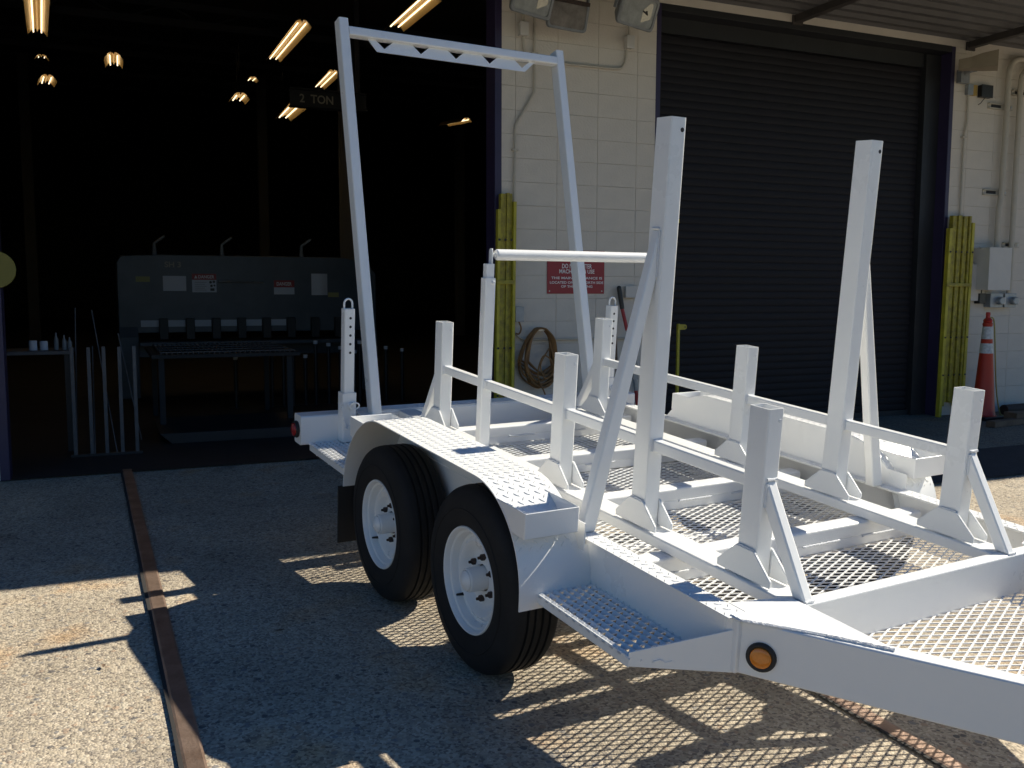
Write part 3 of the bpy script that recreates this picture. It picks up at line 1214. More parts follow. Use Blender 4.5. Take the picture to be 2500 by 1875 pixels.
# ---- drop legs (stabiliser jacks) at the rear corners
for far in (0, 1):
    Y = mir(far)
    yc_ = Y(-.4405)
    xc_ = -.508
    b = MB(S)
    b.rtube((xc_, yc_, .02), (xc_, yc_, .765), (1, 0, 0), .078, .078, .010, wall=.006, depth=.1)
    dl = tp(b, 'drop_leg')
    b = MB(S)
    for k in range(5):
        b.disc((xc_ + .0397, yc_ + (.004 if not far else -.004), .701 - .0615 * k), (1, 0, 0), .0095, 14)
    tp(b, 'adjusting_holes', 'dark', dl, smooth=False)
    b = MB(S)
    b.tube([(xc_, yc_ - .03, .755), (xc_, yc_ - .03, .80)] + [(xc_, yc_ - .03 * math.cos(math.pi * k / 8), .80 + .034 * math.sin(math.pi * k / 8)) for k in range(1, 8)] + [(xc_, yc_ + .03, .80), (xc_, yc_ + .03, .755)], .0075, 10)
    tp(b, 'lifting_loop', 'white', dl)
    b = MB(S)
    b.rtube((xc_, yc_, -.19), (xc_, yc_, .165), (1, 0, 0), .104, .104, .010, wall=.0065, depth=.03)
    sl = tp(b, 'leg_sleeve', 'white', dl)
    b = MB(S)
    px, pz = xc_ + .054, .075
    b.tube([(px - .12, yc_ + .01, pz), (px + .022, yc_ + .01, pz)], .011, 12)
    b.lathe([(.0005, .022), (.024, .022), (.028, .014), (.028, .004), (.022, 0)], (px, yc_ + .01, pz), 'x', 18)
    ring = [(px + .03 + .006 * math.sin(2 * math.pi * k / 16), yc_ + .025 + .035 * math.cos(2 * math.pi * k / 16), pz + .002 + .024 * math.sin(2 * math.pi * k / 16)) for k in range(17)]
    b.tube(ring, .0055, 8)
    tp(b, 'hitch_pin', 'white', dl)
    b = MB(S)
    # chain hanging in a loop between the pin and the sleeve's other corner
    A_ = Vector((px + .012, yc_ + .012, pz - .02))
    B_ = Vector((px + .004, yc_ - .058 * (1 if not far else -1), pz - .0))
    nlk = 22
    P = []
    for i in range(nlk + 1):
        t = i / nlk
        p = A_.lerp(B_, t)
        p.z -= .155 * (1 - (2 * t - 1) ** 2) ** .75
        p.x += .008
        P.append(p)
    for i in range(nlk):
        p, q = P[i], P[i + 1]
        ax = (q - p).normalized()
        s1 = ax.cross(Vector((1, 0, 0))).normalized()
        s2 = Vector((1, 0, 0)) if i % 2 else s1
        m_ = (p + q) / 2
        L_ = (q - p).length * .72
        lk = [m_ + ax * L_ * math.cos(2 * math.pi * k / 8) + s2 * .0085 * math.sin(2 * math.pi * k / 8) for k in range(9)]
        b.tube(lk, .0028, 5)
    rg = [(px + .004, yc_ - .058 * (1 if not far else -1) + .014 * math.cos(2 * math.pi * k / 12), pz + .004 + .018 * math.sin(2 * math.pi * k / 12)) for k in range(13)]
    b.tube(rg, .004, 6)
    tp(b, 'chain', 'white', dl)

# ---- rear rack leaning back over the bumper
ux = Vector((-.2685, 0, .963)).normalized()
F0 = Vector((-.4055, 0, 0.0))                      # front outer edge at deck height
back = Vector((-ux.z, 0, ux.x))
for far in (0, 1):
    Y = mir(far)
    yl = Y(-.2455)
    p0 = F0 + back * .054 - ux * .10
    p1 = F0 + back * .054 + ux * 2.965
    b = MB(S)
    b.rtube((p0.x, yl, p0.z), (p1.x, yl, p1.z), (0, 1, 0), .075, .108, .012)
    tp(b, 'rack_leg')
cz = F0 + ux * (2.77 / .9633) + back * .036
b = MB(S)
y0, y1 = -.208, 2 * YC + .208
b.rtube((cz.x, y0, cz.z), (cz.x, y1, cz.z), tuple(ux), .068, .070, .010)
cbar = tp(b, 'rack_crossbar')
# notched plate under the crossbar
zt = cz.z - .034
pl = [(-.054, 0), (.014, -.09), (1.311, -.093), (1.424, 0)]
notch = []
for k in range(5):
    yv = .075 + .3045 * k
    notch.append(((yv - .066, 0), (yv, -.062), (yv + .076, 0)))
poly = [(-.054, 0), (.014, -.090), (1.318, -.090), (1.424, 0)]
up_ = []
for n3 in notch[::-1]:
    up_ += [n3[2], n3[1], n3[0]]
b = MB(S)
# build the plate as teeth between notches joined to a continuous lower strip
strip = [(.014 - .022, -.062), (.014, -.090), (1.318, -.090), (1.35, -.062)]


def slab(poly):
    d = .006
    vs = [(cz.x + ux.x * (z - .034), y, cz.z + ux.z * (z - .034)) for y, z in poly]
    vs2 = [(v[0] + back.x * d, v[1], v[2] + back.z * d) for v in vs]
    n = len(vs)
    b.add(vs + vs2, [tuple(range(n)), tuple(range(n, 2 * n))[::-1]] + [(i, (i + 1) % n, n + (i + 1) % n, n + i) for i in range(n)])


ysn = [n3[1][0] for n3 in notch]
slab([(-.008, -.062), (.014, -.090), (1.318, -.090), (1.35, -.062)] + [(y, -.062) for y in ysn[::-1]])
prev_top, prev_bot = -.054, -.008
for n3 in notch:
    slab([(prev_top, 0), (prev_bot, -.062), (n3[1][0], -.062), (n3[0][0], 0)])
    prev_top, prev_bot = n3[2][0], n3[1][0]
slab([(prev_top, 0), (prev_bot, -.062), (1.35, -.062), (1.424, 0)])
tp(b, 'notched_plate', 'white', cbar, smooth=False)

# ---- tongue
TD = Vector((.8395, .5434, 0)).normalized()
TN = Vector((TD.y, -TD.x, 0))
tip = 1.95
for far in (0, 1):
    Y = mirf(far)
    a = Vector((3.325, -.348, 0))

    def tq(s, n, z):
        p = a + TD * s + TN * n
        return (p.x, Y(p.y), z)
    b = MB(S)
    W_ = .078
    w0 = W_ * TD.y / TD.x
    prof = [(0, 0), (0, -.213), (-W_, -.213), (-W_, 0)]
    v0 = [tq(-.003 if n == 0 else .052, n, z) for n, z in prof]
    v1 = [tq(tip, n, z) for n, z in prof]
    b.add(v0 + v1, [(0, 1, 2, 3), (7, 6, 5, 4)] + [(i, (i + 1) % 4, 4 + (i + 1) % 4, 4 + i) for i in range(4)])
    tg = tp(b, 'tongue_beam', bevel=.005)
    # corner gusset laid over tongue and crossmember
    b = MB(S)
    poly = [(3.33, -.262), (3.345, -.325), (3.375, -.335), (3.494, -.226), (3.615, -.129), (3.803, .002), (3.379, .008), (3.30, .008), (3.24, -.262)]
    if far:
        poly[5:8] = [(3.66, -.085), (3.379, -.085), (3.30, -.085)]
    poly = [(x, Y(y)) for x, y in poly]
    b.plate(poly, 'z', .0015, .0075)
    gp = tp(b, 'corner_gusset', 'white', bevel=.002)
    seam = [(3.335, -.335), (3.385, -.330), (3.44, -.282), (3.494, -.232)]
    sg_ = [((seam[i][0], Y(seam[i][1]), .004), (seam[i + 1][0], Y(seam[i + 1][1]), .004)) for i in range(3)]
    if not far:
        sg_.append(((3.615, Y(-.135), .004), (3.80, Y(-.004), .004)))
    welds(gp, sg_, .0075)
    b = MB(S)
    b.bead((3.494, Y(-.232), .003), (3.615, Y(-.136), .003), .0035)
    tp(b, 'weld_bead', 'weld', gp)
    # amber marker light on the outer face
    c = Vector(tq(.1409, 0, -.126))
    nrm = Vector((TN.x, TN.y if not far else -TN.y, 0))
    t1 = Vector((TD.x, TD.y if not far else -TD.y, 0))

    def ring_light(name, prof, m_, parent=None, n=32):
        q = MB(S)
        vs, fs = [], []
        for r, h in prof:
            for k in range(n):
                w = 2 * math.pi * k / n
                vs.append(tuple(c + t1 * r * math.cos(w) + Vector((0, 0, 1)) * r * math.sin(w) + nrm * h))
        for i in range(len(prof) - 1):
            for k in range(n):
                fs.append((i * n + k, i * n + (k + 1) % n, (i + 1) * n + (k + 1) % n, (i + 1) * n + k))
        q.add(vs, fs)
        return tp(q, name, m_, parent)
    ml = ring_light('marker_light', [(.0005, .001), (.057, .001), (.056, .010), (.050, .015), (.042, .013), (.040, .004)], 'rubber')
    ring_light('lens', [(.0405, .004), (.0395, .016), (.034, .021), (.018, .0235), (.0005, .0225)], 'amber', ml)

a0 = Vector((3.325, -.348, 0))


def in_tongue(x, y):
    yy = min(y, 2 * YC + .06 - y)
    n = (Vector((x, yy, 0)) - a0).dot(TN)
    return n < -.03 and x > 3.37


mesh_panel('mesh_panel', 3.37, 4.75, -.3, 2 * YC + .3, -.200, clip=in_tongue)
# coupler and jack at the tip, out of the frame but holding the tongue up
b = MB(S)
b.rtube((4.80, YC + .03, -.10), (5.45, YC + .03, -.10), (0, 1, 0), .16, .16, .012)
b.lathe([(.0005, .0), (.05, 0), (.06, .03), (.06, .1), (.03, .12), (.0005, .12)], (5.45, YC, -.12), 'z', 18)
tp(b, 'coupler')
b = MB(S)
gj = -.795 + .0637 * (4.95 - 1.902)
b.tube([(4.95, YC, gj + .02), (4.95, YC, .45)], .045, 16)
b.lathe([(.0005, 0), (.12, 0), (.12, .012), (.04, .02)], (4.95, YC, gj + .004), 'z', 20)
tp(b, 'tongue_jack')

# ================================================================== INSIDE THE SHOP
def shop_light(A, Bv, width, label):
    A, Bv = Vector(A), Vector(Bv)
    mid = (A + Bv) / 2
    t = thing('shop_light', label, 'ceiling light', tuple(mid), 0, 'fluorescent lights hanging in the dark shop')
    ax = (Bv - A).normalized()
    sd_ = Vector((ax.y, -ax.x, 0)).normalized()
    up = sd_.cross(ax).normalized()
    if up.z < 0:
        up = -up
    A, Bv = A - mid, Bv - mid
    h = width * .36
    prof = [(-.5 * width, 0), (-.30 * width, .72 * h), (-.17 * width, h), (-.06 * width, h), (0, .62 * h), (.06 * width, h), (.17 * width, h), (.30 * width, .72 * h), (.5 * width, 0)]
    th = [(x * 1.02, z + .012) for x, z in prof[::-1]]
    full = prof + th
    b = MB()
    n = len(full)
    b.add([tuple(P + sd_ * x + up * z) for P in (A, Bv) for x, z in full],
          [(i, (i + 1) % n, n + (i + 1) % n, n + i) for i in range(n)])
    b.build('lamp_shade', 'shade', t, smooth=False)
    for s_ in (-1, 1):
        b = MB()
        b.tube([tuple(A + ax * .05 + sd_ * s_ * width * .2 + up * h * .55), tuple(Bv - ax * .05 + sd_ * s_ * width * .2 + up * h * .55)], width * .036, 8)
        b.build('tube', 'tube', t)
    b = MB()
    for P in (A + ax * .3, Bv - ax * .3):
        b.tube([tuple(P + up * h), tuple(P + up * h + Vector((0, 0, .75)))], .006, 5)
    b.build('hanger', 'darksteel', t)


for A, Bv, w, lb in [
    ((3.50, 3.05, 4.59), (3.84, 5.62, 4.92), .27, 'lit twin-tube light above the top bar of the white rack'),
    ((2.70, 6.27, 5.01), (3.12, 11.22, 5.65), .27, 'long slanting lit twin-tube light left of the rack top'),
    ((4.56, 12.46, 5.80), (5.10, 16.45, 6.32), .30, 'lit twin-tube light partly behind the rack leg, above the ton sign'),
    ((2.66, 6.36, 3.95), (3.24, 11.0, 4.53), .30, 'lit twin-tube light hanging just below the ton sign'),
    ((7.32, 11.9, 4.96), (7.64, 14.3, 5.27), .24, 'small lit light far right, beside the wall of blocks'),
    ((-.49, 3.4, 4.60), (-.845, 10.7, 5.57), .30, 'long lit light in the far left top corner of the bay'),
    ((.37, 13.5, 5.94), (.41, 15.67, 6.21), .36, 'small square-looking lit light between the corner light and the slanting one'),
    ((1.99, 7.4, 4.17), (2.11, 8.8, 4.36), .27, 'small lit light low in the gap left of the ton sign'),
    ((3.38, 15.5, 6.19), (3.42, 16.2, 6.28), .26, 'tiny dim lit light just above the small low one'),
    ((-1.15, 21.3, 6.94), (-1.33, 24.1, 7.31), .46, 'small lit light low on the far left, under the corner light'),
    ((-1.00, 15.2, 6.17), (-1.02, 15.55, 6.22), .28, 'small lit sliver of a light close under the corner light')]:
    shop_light(A, Bv, w, lb)

# crane runway beam with its load rating
t = thing('crane_beam', 'dark hoist beam with faded ton lettering high in the open bay', 'crane beam', (2.72, 4.0, 3.49))
b = MB()
b.box(-.62, .30, 0, .16, 0, .016)
b.box(-.62, .30, 0, .16, .195, .21)
b.box(-.62, .30, .07, .085, .016, .195)
b.build('beam', 'dark', t, smooth=False, bevel=.002)
text_mesh('lettering', '2  TON', 'faint', t, -.305, .068, .104, .40, .10)
b = MB()
b.box(.16, .22, .05, .11, .21, 1.9)
b.build('hanger', 'dark', t, smooth=False)

# shear
t = thing('plate_shear', 'long dark grey-blue metal shear with danger signs standing in the shop', 'machine', (1.75, 5.0, 0.003))
b = MB()
X0, X1 = -1.59, 1.62
poly = [(X0, .80), (X0, 1.66), (X0 + .05, 1.74), (X0 + .5, 1.76), (X1 - .5, 1.76), (X1 - .15, 1.72), (X1, 1.55), (X1, .80)]
b.plate(poly, 'y', 0, .7)
b.build('upper_beam', 'machine', t, smooth=False, bevel=.01)
for x in (X0 + .0, X1 - .22):
    b = MB()
    b.plate([(0 - .05, 0), (1.1, 0), (1.1, 1.5), (.75, 1.6), (.05, 1.0), (-.05, .75)], 'x', x, x + .22)
    b.build('side_frame', 'machine', t, smooth=False, bevel=.008)
b = MB()
b.box(X0 + .22, X1 - .22, .02, .65, .50, .70)
b.box(X0 + .22, X1 - .22, -.35, .02, .655, .70)
b.build('work_table', 'machine', t, smooth=False, bevel=.006)
for k in range(8):
    x = -1.34 + .31 * k
    b = MB()
    b.box(x + .21, x + .31, -.10, .0, .72, .98)
    b.build('hold_down', 'darksteel', t, smooth=False, bevel=.006)
    if k < 6:
        b = MB()
        b.box(x + .0, x + .205, -.012, -.002, .875, .955)
        b.build('gap_plate', 'paper', t, smooth=False)
b = MB()
for x in (-1.15, -.35, .65):
    b.tube([(x, .1, 1.76), (x, .1, 1.90), (x + .12, .08, 1.99)], [.03, .018, .014], 8)
b.build('work_lamp', 'housing', t)
b = MB()
b.tube([(-.41, -.04, 1.435), (.14, -.04, 1.43)], .012, 8)
b.build('hand_rail', 'pale', t)


def placard(name, x0, x1, z0, z1, m='paper'):
    b = MB()
    b.box(x0 - 1.75, x1 - 1.75, -.006, -.001, z0, z1)
    return b.build(name, m, t, smooth=False)


placard('label', .68, .95, 1.315, 1.50)
p1_ = placard('danger_sign', 1.02, 1.31, 1.30, 1.53)
b = MB()
b.box(1.02 - 1.75, 1.31 - 1.75, -.009, -.0065, 1.455, 1.53)
b.build('header', 'redlabel', p1_, smooth=False)
text_mesh('lettering', 'DANGER', 'print', p1_, 1.19 - 1.75, -.0105, 1.492, .19, .042)
b = MB()
b.add([(1.045 - 1.75, -.0105, 1.472), (1.085 - 1.75, -.0105, 1.472), (1.065 - 1.75, -.0105, 1.512)], [(0, 1, 2)])
b.build('warning_triangle', 'print', p1_, smooth=False)
b = MB()
for k, (x, z, r) in enumerate([(1.24, 1.425, .017), (1.28, 1.43, .016), (1.25, 1.38, .016), (1.285, 1.385, .012)]):
    b.disc((x - 1.75, -.0075, z), (0, -1, 0), r, 10)
b.box(1.235 - 1.75, 1.285 - 1.75, -.008, -.007, 1.318, 1.35)
for k in range(5):
    b.box(1.05 - 1.75, 1.19 - 1.75 - .02 * (k % 2), -.008, -.007, 1.325 + .024 * k, 1.329 + .024 * k)
b.build('pictogram', 'darkprint', p1_, smooth=False)
p2_ = placard('danger_sign', 2.02, 2.28, 1.275, 1.455)
b = MB()
b.box(2.02 - 1.75, 2.28 - 1.75, -.009, -.0065, 1.365, 1.455)
b.build('header', 'redlabel', p2_, smooth=False)
text_mesh('lettering', 'DANGER', 'print', p2_, 2.15 - 1.75, -.0105, 1.41, .19, .045)
placard('label', .37, .53, 1.425, 1.49, 'yellowlabel')
placard('label', 2.72, 2.86, 1.24, 1.30, 'yellowlabel')
b = MB()
prof = [(2.50 + .21 * k / 10, -.012 - .035 * math.sin(math.pi * k / 10)) for k in range(11)]
b.add([(x - 1.75, y, z) for z in (1.265, 1.545) for x, y in prof], [(k, k + 1, 12 + k, 11 + k) for k in range(10)])
b.build('curled_sheet', 'paper', t)
text_mesh('lettering', 'SH 3', 'faint', t, .80 - 1.75, -.003, 1.64, .19, .07)

# table with a sheet of grating
t = thing('steel_table', 'dark steel table carrying a sheet of grating in front of the shear', 'table', (1.1, 2.5, .003))
b = MB()
b.box(-.72, .62, -.75, .78, .70, .735)
b.build('table_top', 'dark', t, smooth=False, bevel=.004)
for x in (-.66, .5):
    for y in (-.7, .7):
        b = MB()
        b.box(x, x + .05, y, y + .05, 0, .70)
        b.build('leg', 'dark', t, smooth=False)
t = thing('grating_sheet', 'flat sheet of bar grating lying on the dark table in front of the shear', 'grating', (1.05, 2.5, .742))
b = MB()
for k in range(27):
    x = -.62 + 1.2 * k / 26
    b.box(x + .03, x + .036, -.78, .78, 0, .02)
for k in range(5):
    y = -.76 + .38 * k
    b.box(-.6, .62, y, y + .008, .014, .022)
b.build('grating_bars', 'bar', t, smooth=False)

# upright bars of a rack at the mouth of the bay
t = thing('bar_rack', 'row of dark upright bars standing at the left of the bay mouth', 'rack', (0.0, .82, .003))
for k, x in enumerate((-.245, -.125, -.015, .10, .21)):
    b = MB()
    b.box(x - .014, x + .014, -.02, .02, 0, .875 - .004 * (k % 2))
    b.build('post', 'bar', t, smooth=False, bevel=.002)
b = MB()
b.box(-.28, .25, -.025, .025, 0, .02)
b.build('foot', 'darksteel', t, smooth=False)
for pa, pb, lb in [((-.105, .80, 0), (-.095, 1.0, .87), 'short bright rod leaning among the rack bars'),
                   ((.06, .80, 0), (-.09, 1.02, 1.16), 'tallest thin rod leaning left among the rack bars'),
                   ((.245, .86, .1), (.10, 1.02, .97), 'thin rod leaning at the right end of the rack bars'),
                   ((-.235, .82, 0), (-.21, 1.0, 1.18), 'thin upright rod at the left end of the rack bars')]:
    b = MB()
    b.tube([(0, 0, 0), tuple(Vector(pb) - Vector(pa))], .005, 6)
    o = b.build('steel_rod', 'bar')
    o.location = (pa[0], pa[1], pa[2] + .003)
    tag(o, lb, 'rod', 'loose rods at the bar rack')
t = thing('workbench', 'dark bench with small cans at the left edge of the open bay', 'bench', (-.48, 1.3, .003))
b = MB()
b.box(-.5, .24, -.2, .3, .80, .83)
b.build('bench_top', 'bar', t, smooth=False, bevel=.003)
for x in (-.45, .17):
    b = MB()
    b.box(x, x + .05, -.17, -.12, 0, .80)
    b.build('leg', 'darksteel', t, smooth=False)
for k, (x, r, h) in enumerate([(-.06, .032, .075), (.02, .03, .07)]):
    b = MB()
    b.lathe([(.0005, 0), (r, 0), (r, h), (r * .9, h + .004), (.0005, h + .004)], (0, 0, 0), 'z', 16)
    o = b.build('tin_can', 'paper')
    o.location = (-.48 + x, 1.25, .834)
    tag(o, ('left' if k == 0 else 'right') + ' one of two pale tins on the dark bench', 'can', 'tins on the bench')
for k, (x, h) in enumerate([(.11, .14), (.17, .12), (.21, .10)]):
    b = MB()
    b.lathe([(.0005, 0), (.018, 0), (.018, h * .6), (.007, h * .8), (.007, h), (.0005, h)], (0, 0, 0), 'z', 12)
    o = b.build('bottle', 'housing')
    o.location = (-.48 + x, 1.28, .834)
    tag(o, ('tallest', 'middle', 'shortest')[k] + ' of three small bottles on the dark bench', 'bottle', 'bottles on the bench')
# stanchion tubes; light on their tops is put in as a pale cap
for k, (x, z, lb) in enumerate([
        (1.33, .58, 'bright-topped dark tube standing alone under the grating sheet, leftmost of its kind'),
        (2.11, .58, 'shortest bright-topped dark tube close to the left of the drop leg'),
        (1.97, .63, 'bright-topped dark tube, third from the left of the loose row'),
        (1.86, .68, 'bright-topped dark tube, second from the left in the loose row'),
        (1.73, .71, 'bright-topped dark tube at the right end of the grating sheet'),
        (2.23, .74, 'tall bright-topped dark tube just left of the drop leg'),
        (2.38, .71, 'bright-topped dark tube almost touching the left edge of the drop leg'),
        (2.75, .73, 'bright-topped dark tube hard against the rack leg'),
        (2.52, .67, 'bright-topped dark tube mostly hidden behind the drop leg'),
        (2.69, .62, 'bright-topped dark tube in the gap between drop leg and rack leg'),
        (3.07, .66, 'bright-topped dark tube midway between rack leg and first stake'),
        (3.27, .63, 'bright-topped dark tube nearest the first stake, rightmost of its kind')]):
    t = thing('stanchion', lb, 'post', (x, 3.5, .003), 0, 'upright tubes standing behind the trailer')
    b = MB()
    b.tube([(0, 0, 0), (0, 0, z - .03)], .022, 10)
    b.lathe([(.0005, 0), (.07, 0), (.07, .008), (.0005, .008)], (0, 0, 0), 'z', 14)
    b.build('tube', 'darksteel', t)
    b = MB()
    b.tube([(0, 0, z - .03), (0, 0, z + .008)], .026, 10)
    b.build('cap', 'paper', t)
b = MB()
b.plate([(-.75, 0), (.9, 0), (.8, .09), (-.85, .09)], 'y', -.55, .55)
o = b.build('steel_plate', 'darksteel', smooth=False, bevel=.004)
o.location = (1.25, 1.75, .003)
tag(o, 'low dark slab of steel lying flat on the shop floor', 'steel plate')
# yellow disc on the left jamb
t = thing('reel_guard', 'round yellow disc fixed by the left jamb of the open bay', 'disc', (-.66, -.06, 1.46))
b = MB()
b.disc((0, 0, 0), (0, -1, 0), .125, 28, .02)
b.build('disc', 'disc', t, bevel=.003)
b = MB()
b.tube([(0, 0, 0), (0, .06, 0)], .03, 10)
b.build('stub', 'darksteel', t)

# ================================================================== ON THE WALLS
WALLITEMS = []


def floodlight(loc, w, h, tilt, yaw, roll, label, old=False):
    t = thing('floodlight', label, 'floodlight', loc, 0, 'floodlights over the wall of blocks')
    t.rotation_euler = (Matrix.Rotation(yaw, 3, 'Z') @ Matrix.Rotation(tilt, 3, 'X') @ Matrix.Rotation(roll, 3, 'Y')).to_euler()
    b = MB()

    def rr(w_, h_, y, r):
        out = []
        for cx, cz, a0 in ((1, 1, 0), (-1, 1, 90), (-1, -1, 180), (1, -1, 270)):
            for k in range(4):
                a = math.radians(a0 + 30 * k)
                out.append((cx * (w_ / 2 - r) + r * math.cos(a), y, cz * (h_ / 2 - r) + r * math.sin(a)))
        return out
    rings = [rr(w * .55, h * .5, .17, .02), rr(w * .62, h * .58, .15, .03), rr(w * .97, h * .95, .03, .03), rr(w, h, .02, .035), rr(w, h, 0, .035), rr(w * .97, h * .96, -.008, .033), rr(w * .87, h * .83, -.008, .025), rr(w * .86, h * .82, .004, .025)]
    n = 16
    vs = [p for r in rings for p in r]
    fs = [tuple(range(n))[::-1]]
    for i in range(len(rings) - 1):
        fs += [(i * n + k, i * n + (k + 1) % n, (i + 1) * n + (k + 1) % n, (i + 1) * n + k) for k in range(n)]
    b.add(vs, fs)
    b.build('housing', 'housing', t, ang=35)
    b = MB()
    b.add(rr(w * .865, h * .825, .001, .025), [tuple(range(n))])
    b.build('lens', 'lampdirt' if old else 'glassy', t, smooth=False)
    if not old:
        b = MB()
        b.add([(w * .12, -.0015, -h * .30), (w * .36, -.0015, -h * .12), (w * .34, -.0015, h * .34), (w * .25, -.0015, h * .33), (w * .10, -.0015, h * .06)], [(0, 1, 2, 3, 4)])
        b.build('reflector', 'reflector', t, smooth=False)
        b = MB()
        b.tube([(w * .12, -.004, h * .05), (w * .24, -.004, -h * .02), (w * .2, -.004, h * .08)], .007, 6)
        b.build('lamp_clip', 'darksteel', t)
    else:
        b = MB()
        b.box(-w * .49, w * .49, -.012, .03, h * .36, h * .5)
        b.build('rusty_hood', 'rust', t, smooth=False, bevel=.006)
    b = MB()
    for s_ in (-1, 1):
        b.box(s_ * w * .515 - .006, s_ * w * .515 + .006, .04, .075, -.02, h * .75)
    b.box(-w * .53, w * .53, .04, .075, h * .73, h * .76)
    b.build('yoke', 'housing', t, smooth=False)


floodlight((3.18, -.42, 3.625), .385, .30, math.radians(20), math.radians(10), math.radians(4), 'grey floodlight at the left end of the group over the block wall')
floodlight((3.572, -.24, 3.575), .375, .24, math.radians(14), math.radians(2), math.radians(2), 'weathered rusty floodlight tilted down in the middle of the group', True)
floodlight((4.128, -.42, 3.62), .40, .26, math.radians(20), math.radians(10), math.radians(4), 'grey floodlight at the right end of the group beside the roller door')


def wall_box(name, label, cat, x0, x1, z0, z1, d, m, group=None, lid=None, y0=0.0):
    t = thing(name, label, cat, ((x0 + x1) / 2, 0, z0), 0, group)
    w = (x1 - x0) / 2
    h = z1 - z0
    b = MB()
    b.box(-w, w, y0 - d * .85, y0 - .001, 0, h)
    b.build('box', m, t, smooth=False, bevel=.004)
    b = MB()
    b.box(-w - .004, w + .004, y0 - d, y0 - d * .85 + .001, -.003, h + .003)
    b.build('cover', lid or m, t, smooth=False, bevel=.003)
    return t


wall_box('junction_box', 'small cream junction box under the left floodlight', 'junction box', 3.222, 3.290, 3.424, 3.530, .07, 'cream', 'cream junction boxes under the floodlights')
wall_box('junction_box', 'small cream junction box under the right floodlight', 'junction box', 4.235, 4.301, 3.426, 3.530, .07, 'cream', 'cream junction boxes under the floodlights')


def smooth_path(pts, n=6):
    """Catmull-Rom through the points"""
    P = [Vector(p) for p in pts]
    P = [P[0] * 2 - P[1]] + P + [P[-1] * 2 - P[-2]]
    out = []
    for i in range(1, len(P) - 2):
        for k in range(n):
            t = k / n
            a, b_, c, d = P[i - 1], P[i], P[i + 1], P[i + 2]
            out.append(.5 * ((2 * b_) + (c - a) * t + (2 * a - 5 * b_ + 4 * c - d) * t * t + (3 * b_ - a - 3 * c + d) * t ** 3))
    out.append(P[-2])
    return out


def pipe(name, label, cat, pts, r, m, group=None, straps=None):
    b = MB()
    b.tube(pts, r, 10)
    if straps:
        for x, y, z in straps:
            b.box(x - r * 2.6, x + r * 2.6, y - r * 1.15, -.001, z - .008, z + .008)
    o = b.build(name, m)
    tag(o, label, cat, group)
    return o


pipe('conduit', 'thin cream conduit curving from the left junction box along the wall to the right box', 'conduit',
     [(3.262, -.03, 3.60), (3.262, -.03, 3.53)] + smooth_path([(3.266, -.02, 3.424), (3.272, -.02, 3.33), (3.30, -.02, 3.262), (3.37, -.02, 3.240)], 5)[0:] +
     smooth_path([(3.45, -.02, 3.240), (3.80, -.02, 3.244), (4.15, -.02, 3.250), (4.225, -.02, 3.285), (4.250, -.02, 3.35), (4.256, -.02, 3.424)], 5), .0105, 'conduit', None, [(3.6, -.02, 3.241)])
pipe('conduit', 'thin cream conduit stub between the right floodlight and its junction box', 'conduit', [(4.270, -.03, 3.62), (4.270, -.03, 3.53)], .010, 'conduit')
pipe('conduit', 'long thin cream conduit running down the block wall with a slanting offset', 'conduit',
     smooth_path([(3.37, -.018, 3.80), (3.371, -.018, 3.4), (3.372, -.018, 3.05)], 3) + smooth_path([(3.370, -.018, 2.985), (3.30, -.018, 2.865), (3.212, -.018, 2.725), (3.197, -.018, 2.66), (3.195, -.018, 2.45), (3.186, -.018, 1.9), (3.186, -.018, 1.3)], 4),
     .0105, 'conduit', None, [(3.372, -.018, 3.3), (3.195, -.018, 2.5)])
pipe('conduit', 'thin cream conduit running level behind the coiled cord', 'conduit',
     smooth_path([(3.195, -.02, .975), (3.25, -.02, .927), (3.33, -.02, .913), (3.55, -.02, .910), (3.9, -.02, .908), (4.5, -.02, .905)], 5), .010, 'conduit')
pipe('pigtail_cord', 'short brown cord hooked under the grey socket box beside the gate', 'cord',
     smooth_path([(3.222, -.05, 1.07), (3.243, -.05, 1.01), (3.225, -.05, .965), (3.195, -.05, .968)], 5), .007, 'cord')
wall_box('socket_box', 'grey weatherproof socket box beside the left yellow gate', 'socket', 3.180, 3.252, 1.070, 1.192, .085, 'galv')
wall_box('socket_box', 'cream socket box on the wall beside the black-handled bolt cutter', 'socket', 4.268, 4.388, 1.272, 1.372, .055, 'cream')

# red sign
t = thing('warning_sign', 'red sign with white lettering on the block wall between the bays', 'sign', (3.787, 0, 1.304))
b = MB()
b.box(-.281, .281, -.006, -.002, 0, .375)
b.build('board', 'sign', t, smooth=False, bevel=.001)
for tx, z, w, h in (('DO NOT ENTER', .2385, .292, .040), ('MACHINES IN USE', .193, .345, .036), ('THE MAIN ENTRANCE IS', .136, .500, .021),
                    ('LOCATED ON THE NORTH SIDE', .097, .525, .022), ('OF THE BUILDING', .063, .308, .021)):
    text_mesh('lettering', tx, 'print', t, .008, -.0072, z, w, h)
b = MB()
for x in (-.258, .256):
    b.disc((x, -.0065, .023), (0, -1, 0), .006, 10, .003)
b.build('screw', 'hook', t)

